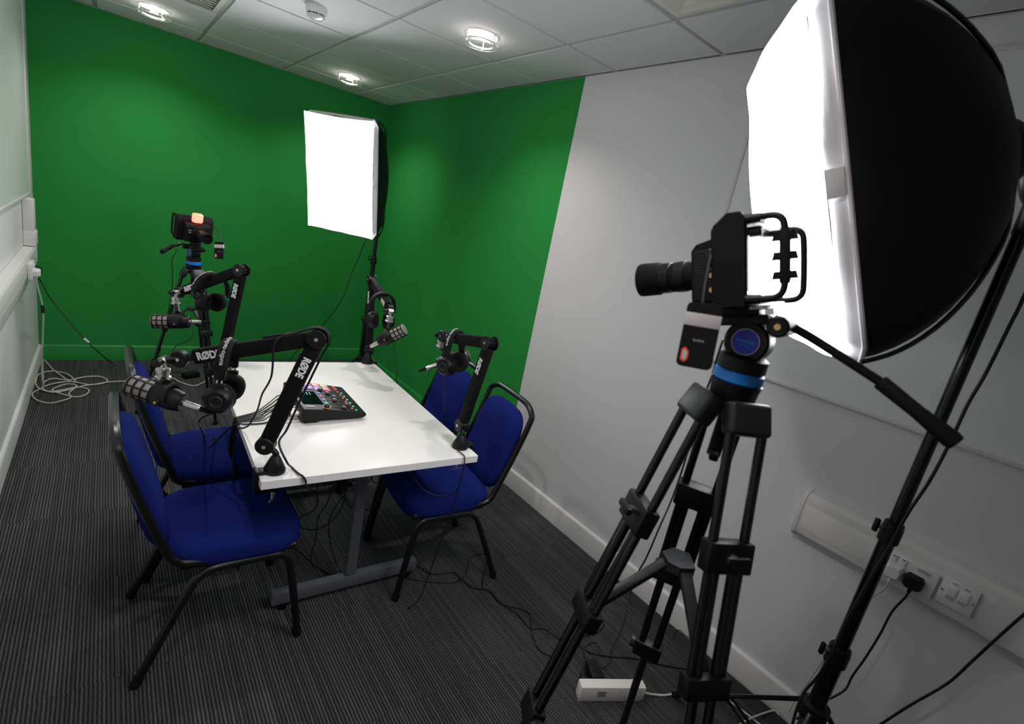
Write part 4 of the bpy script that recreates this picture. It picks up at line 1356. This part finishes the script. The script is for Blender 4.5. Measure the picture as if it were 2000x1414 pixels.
def video():
    # near camera on its tripod
    cN = (-1.165, -4.413)
    yawN, pitN = 104.3, -16.8
    hand = [pt(1516, 626, .84), pt(1572, 652, .82), pt(1718, 745, .775), pt(1868, 866, .72)]
    tripod(cN, 1.395, (150, 28, 244), .22, .055, (1.125, .905, .655), 'black twin tube tripod with blue head ring in front of the white wall', yawN, pitN, .1, hand, True)
    studio_camera(V((-1.180, -4.367, 1.513)), yawN, pitN, 'studio video camera with a bright rear screen and bent tube handles', False, True, .97)
    portable_drive(pt(1366, 656, .780), -FW * .93 - RT * .30 + UP * .05, UP * .965 + RT * .20, 'portable drive with a grey band hanging in front of the white wall')
    cable('drive_cable', [pt(1405, 480, .815), pt(1392, 490, .800), pt(1383, 530, .792), pt(1376, 570, .785), pt(1374, 588, .782), pt(1375, 601, .780)], .0028, 'cable_black', 'short black cable plugged between the camera side and the hanging drive')
    cable('camera_cable', [pt(1412, 664, .93), pt(1400, 700, .96), pt(1390, 735, 1.0), pt(1366, 800, 1.10), pt(1338, 900, 1.18), pt(1312, 975, 1.20), pt(1288, 1030, 1.20), pt(1262, 1090, 1.25), pt(1238, 1135, 1.45), fl(1228, 1178), fl(1224, 1195), fl(1214, 1230), fl(1196, 1265), fl(1190, 1295, .0115), fl(1168, 1308)], .0020, 'cable_black', 'thin black cable running down the tripod to the adapter on the carpet')
    # far camera
    cF = (-1.605, -1.13)
    handF = [pt(354, 477, 3.07), pt(346, 479, 3.03), pt(338, 480, 3.0), pt(316, 492, 2.9)]
    tripod(cF, .985, (-62, 58, 178), .235, .05, (.80, .58, .34), 'black tripod with blue ring standing at the green wall', -74, -8, .1, handF, False, tube_gap=.027)
    studio_camera(V((-1.605, -1.13, 1.128)), -74, -8, 'studio video camera with a glowing red tally lamp at the green wall', True, False)
    portable_drive(pt(428, 489, 3.0), -FW + RT * .05, UP + RT * .02, 'portable drive with a grey band hanging in front of the green wall')
    cable('drive_cable', [pt(415, 441, 3.05), pt(424, 448, 3.03), pt(429, 460, 3.02), pt(431, 472, 3.01), pt(431, 479, 3.0)], .0028, 'cable_black', 'short black cable holding the drive in front of the green wall')
    cable('camera_cable', [pt(344, 485, 3.03), pt(343, 494, 3.03), pt(336, 507, 3.04), pt(337, 530, 3.10), pt(336, 565, 3.22), pt(330, 600, 3.36), pt(320, 645, 3.50), pt(312, 690, 3.62), fl(310, 716), fl(318, 719)], .0022, 'cable_black', 'thin black cable hanging from the red lit camera to the carpet')
    # softboxes
    t, ap, n, r, u = softbox((-.851, -4.254, 1.749), 128.5, -23.3, 'lit softbox in black cloth standing by the white wall and white board', .010, .965, h=.635, D=.358, bulge=.062)
    sx_, sy_ = -.530, -4.583
    st = light_stand(sx_, sy_, .50, 1.80, 66, .47, 'black light stand beside the white trunking under the lit softbox', (.70, 1.07))
    bracket(st, V((sx_, sy_, 1.80)), ap)
    t, ap, n, r, u = softbox((-.862, -1.411, 1.680), -145, -10.9, 'lit softbox in front of the green corner')
    fx, fy = -.488, -1.207
    st = light_stand(fx, fy, .40, 1.62, 40, .42, 'black light stand behind the table in the green corner', (.72, 1.18))
    bracket(st, V((fx, fy, 1.62)), ap)
    # mains leads of the lamps
    cable('lamp_cable', [ap + V((.02, .02, -.02)), ap + V((.04, .03, -.10)), V((fx - .02, fy + .03, 1.35)), pt(714, 470, 3.6), pt(700, 505, 3.65), pt(688, 530, 3.68), pt(672, 575, 3.7), pt(650, 612, 3.75), pt(625, 640, 3.8), pt(600, 668, 3.85), pt(575, 690, 3.9), fl(560, 712), fl(520, 725), fl(480, 735)], .0030, 'cable_black', 'black mains lead hanging from the softbox in the green corner')
    def by_pole(x, y, near):
        d = ray(x, y)
        h = V((d.x, d.y, 0))
        return CAM + d * (((V((sx_, sy_, 0)) - V((CAM.x, CAM.y, 0))).dot(h) - near) / h.dot(h))
    cable('lamp_cable', [by_pole(*q, .043) for q in [(2015, 430), (2012, 540), (1995, 590), (1970, 640), (1925, 730), (1890, 790), (1855, 865), (1815, 940), (1775, 1000), (1735, 1070), (1697, 1135), (1655, 1210), (1628, 1270), (1598, 1320), (1572, 1350)]] + [by_pole(1556, 1385, .055), by_pole(1545, 1425, .06)], .0036, 'cable_black', 'black mains lead running down the pole of the lamp stand by the white wall')
    cable('plug_cable', [V((-.0735, -4.606, .738)), V((-.080, -4.604, .715)), onx(1742, 1195, -.075), onx(1718, 1240, -.075), onx(1690, 1285, -.078), onx(1665, 1320, -.085), onx(1652, 1345, -.10), onx(1630, 1360, -.13), onx(1608, 1370, -.17), onx(1585, 1380, -.22), onx(1555, 1405, -.26)], .0035, 'cable_black', 'black cable falling from the black plug on the cream trunking')
    cable('plug_cable', [onx(2060, 1150, -.075), onx(2000, 1200, -.075), onx(1960, 1235, -.072), onx(1900, 1290, -.070), onx(1850, 1335, -.075), onx(1780, 1376, -.085), onx(1730, 1408, -.095), onx(1690, 1435, -.105), onx(1640, 1470, -.12)], .0038, 'cable_black', 'thick black cable sweeping across the white wall below the data outlet')
    cable('thin_cable', [V((-.072, -4.553, .74)), V((-.07, -4.548, .70)), onx(1700, 1170, -.06), onx(1660, 1215, -.055), onx(1625, 1262, -.05), onx(1590, 1315, -.045), onx(1560, 1358, -.04), onx(1547, 1378, -.045), onx(1541, 1390, -.05)], .0022, 'cable_white', 'thin white cable dropping behind the lamp stand pole')


def bracket(stand, top, ap):
    """tilting bracket between the pole top and the lamp holder"""
    B = stand.matrix_world.inverted() @ top
    A = stand.matrix_world.inverted() @ ap
    MB().cyl(B - V((0, 0, .04)), B + V((0, 0, .03)), .016, n=18, bev=.002).build('spigot', 'black_plastic', stand)
    MB().tube([B + V((0, 0, .02)), (A + B) / 2 + V((0, 0, -.01)), A], .012, 12, 5).build('tilt_bracket', 'black_plastic', stand)
    d = (A - B)
    MB().cyl(A - V((0, 0, .0)) - perp(d)[0] * .03, A + perp(d)[0] * .05, .010, n=14).build('tilt_knob', 'black_plastic', stand)


# =================================================================== FLOOR CLUTTER
def clutter():
    # power strip lying on its side
    a, b = fl(1129, 1371, .0), fl(1250, 1371, .0)
    x = (b - a).normalized()
    x = V((x.x, x.y, 0)).normalized()
    t = thing('power_strip', 'white power strip lying on its side on the striped carpet', 'power strip', (a + b) / 2 + V((-x.y, x.x, 0)) * .020, mtx(x, (-x.y, x.x, 0), (0, 0, 1)))
    L = (b - a).length
    MB().box((0, 0, .0325), (L, .040, .064), bev=.004).build('body', 'strip_white', t)
    MB().box((L / 2 + .002, 0, .0325), (.018, .036, .058), bev=.003).build('end_cap', 'strip_white', t)
    m = MB().box((-L * .16, -.0203, .036), (.036, .0006, .026)).build('rating_label', 'logo_grey', t, smooth=False)
    for k in range(5):
        MB().box((-L * .165 + .002 * (k % 2), -.0207, .045 - k * .0045), (.028 - .006 * (k % 2), .0004, .0012)).build('print_line', 'cover_black', m, smooth=False)
    for k in range(4):
        MB().box((-L * .38 + .006 * k, -.0203, .024 + .004 * k), (.004, .0006, .0016)).build('print_mark', 'logo_grey', t, smooth=False)
    for xx, zz in ((-.20, .012), (.13, .045), (.22, .013), (.40, .012)):
        MB().cyl((L * xx, -.0198, zz), (L * xx, -.0206, zz), .0022, n=10).build('screw', 'logo_grey', t)
    # adapter plugged into its far side
    pa = (a + b) / 2 + V((-x.y, x.x, 0)) * .041 - x * .045
    t = thing('power_adapter', 'black power adapter plugged into the white power strip', 'power adapter', pa, mtx(x, (-x.y, x.x, 0), (0, 0, 1)))
    MB().box((0, .035, .036), (.050, .070, .068), bev=.006).build('body', 'black_plastic', t)
    MB().box((0, .078, .040), (.036, .024, .042), bev=.006).build('nose', 'black_plastic', t)
    t = thing('power_plug', 'black plug at the end of the white power strip next to the adapter', 'plug', pa - x * .045, mtx(x, (-x.y, x.x, 0), (0, 0, 1)))
    MB().box((0, .016, .030), (.030, .032, .048), bev=.007).build('body', 'black_plastic', t)
    MB().cyl((0, .030, .030), (0, .050, .030), .006, .004, n=12).build('strain_relief', 'black_matte', t)
    q = pa - x * .045 + V((-x.y, x.x, 0)) * .05 + V((0, 0, .03))
    cable('adapter_cable', [q, pt(1143, 1290, 1.98), fl(1140, 1270), fl(1150, 1258), fl(1163, 1255), fl(1170, 1262), pt(1167, 1285, 1.99), pa + V((-x.y, x.x, 0)) * .09 + V((0, 0, .045))], .0018, 'cable_black', 'thin black cable in a loop above the power strip')
    cable('strip_cable', [(b + V((-x.y, x.x, 0)) * .02 + V((0, 0, .030))), fl(1262, 1354, .018), fl(1280, 1357, .005), fl(1300, 1358, .005), fl(1325, 1353, .005), fl(1350, 1350, .005), fl(1385, 1354, .005), fl(1420, 1368, .005), fl(1450, 1388, .005), fl(1480, 1412, .005), fl(1510, 1435, .005)], .0042, 'cable_white', 'white mains cable leading from the power strip to the wall')
    cable('strip_cable', [fl(1430, 1428, .006), fl(1450, 1412, .010), fl(1471, 1401, .0145), fl(1490, 1396, .010), fl(1510, 1393), fl(1530, 1392)], .0036, 'cable_white', 'white cable lying by the feet of the lamp stand')
    # black cables wandering over the carpet
    cable('floor_cable', [fl(790, 1128), fl(830, 1135), fl(880, 1138), fl(903, 1130), fl(913, 1112), fl(916, 1095), fl(925, 1085), fl(945, 1081), fl(951, 1088), fl(949, 1108), fl(943, 1132), fl(944, 1150), fl(960, 1158), fl(975, 1175), fl(1000, 1192), fl(1015, 1205), fl(1035, 1226), fl(1065, 1228), fl(1080, 1240), fl(1100, 1250), fl(1125, 1254), fl(1140, 1268), fl(1165, 1278), fl(1200, 1283), fl(1240, 1286), fl(1280, 1296), fl(1330, 1305), fl(1360, 1310)], .0030, 'cable_black', 'black cable snaking from under the table across the carpet to the tripod')
    cable('floor_cable', [fl(812, 1104), fl(845, 1121), fl(885, 1118), fl(903, 1133, .0110), fl(925, 1147, .0110), fl(955, 1152, .0110), fl(975, 1175, .0110), fl(990, 1182, .0110), fl(1020, 1189, .0110), fl(1035, 1200), fl(1038, 1225, .0110), fl(1045, 1255), fl(1062, 1275), fl(1090, 1282), fl(1110, 1270, .0110), fl(1128, 1252, .0110), fl(1140, 1242, .0110), fl(1165, 1235), fl(1179, 1222), fl(1176, 1210), fl(1165, 1204)], .0030, 'cable_black', 'black cable winding from the table foot to the tripod leg')
    cable('floor_cable', [fl(1315, 1250), fl(1316, 1240), fl(1330, 1232), fl(1345, 1238)] + [fl(1358, 1262), fl(1350, 1290)], .0022, 'cable_black', 'short black cable loop on the carpet by the black cable cover')
    # white coil by the left wall
    P = [(62, 545, .50), ]
    top = V((XL + .083, -1.01, .795))
    coil = [top, V((XL + .090, -1.00, .74)), V((XL + .105, -.98, .62)), V((XL + .098, -.96, .45)), V((XL + .085, -.92, .25)), V((XL + .08, -.80, .08)), fl(85, 702), fl(102, 722), fl(118, 735), fl(135, 745), fl(148, 748), fl(135, 735), fl(115, 727), fl(95, 727), fl(75, 735), fl(67, 750), fl(80, 762), fl(105, 769), fl(135, 762), fl(165, 755), fl(198, 752), fl(210, 744), fl(195, 737), fl(165, 739), fl(135, 743), fl(105, 741), fl(88, 748), fl(83, 758), fl(95, 766),
            fl(120, 765), fl(150, 757), fl(172, 762), fl(170, 772), fl(150, 776), fl(120, 771), fl(103, 765), fl(108, 758), fl(130, 752), fl(150, 756), fl(135, 768), fl(138, 778), fl(120, 786), fl(95, 788), fl(72, 783), fl(52, 773), fl(75, 762), fl(100, 752), fl(140, 748), fl(175, 752), fl(210, 748), fl(245, 747), fl(290, 742), fl(335, 740), fl(350, 748), fl(378, 754), fl(398, 748), fl(410, 741)]
    for i in range(6, len(coil)):
        coil[i] = V((max(coil[i].x, XL + .022), coil[i].y, .006 + .004 * (i % 3)))
    cable('extension_cable', coil, .0040, 'cable_white', 'off white cable coiled on the carpet from the wall socket to the tripod', sub=6)
    cable('extension_cable', [V((XL + .0835, -.945, .795)), V((XL + .10, -.92, .76)), pt(95, 578, 3.3), pt(130, 622, 3.35), pt(165, 662, 3.4), pt(195, 690, 3.5), fl(225, 714), fl(250, 720), fl(300, 724), fl(360, 728)], .0034, 'cable_black', 'black cable sloping from the wall socket down to the carpet by the green wall')
    t = tag(MB().cyl(pt(164, 661, 3.395), pt(174, 669, 3.41), .006, n=12).build('cable_label', 'logo_white'), 'small white label wrapped round the sloping black cable', 'label')
    t = tag(MB().cyl(V((XL + .1045, -.979, .60)), V((XL + .103, -.984, .645)), .0085, n=12).build('cable_clip', 'cover_black'), 'black clip on the white cable below the wall socket', 'clip')
    t = thing('power_adapter', 'black power adapter on the carpet behind the tripod legs', 'power adapter', fl(372, 737, 0), rotz(25))
    MB().box((0, 0, .022), (.11, .06, .040), bev=.006).build('body', 'black_plastic', t)
    MB().cyl((.055, 0, .02), (.075, 0, .02), .006, .004, n=12).build('strain_relief', 'black_matte', t)
    t = thing('cable_connector', 'white connector at the end of the coiled cable', 'connector', fl(420, 736, 0), rotz(40))
    MB().box((0, 0, .014), (.07, .03, .024), bev=.006).build('body', 'socket_white', t)
    MB().cyl((-.035, 0, .014), (-.055, 0, .012), .008, .005, n=12).build('strain_relief', 'socket_white', t)


setting()
wall_fittings()
table()
chairs()
audio()
video()
clutter()
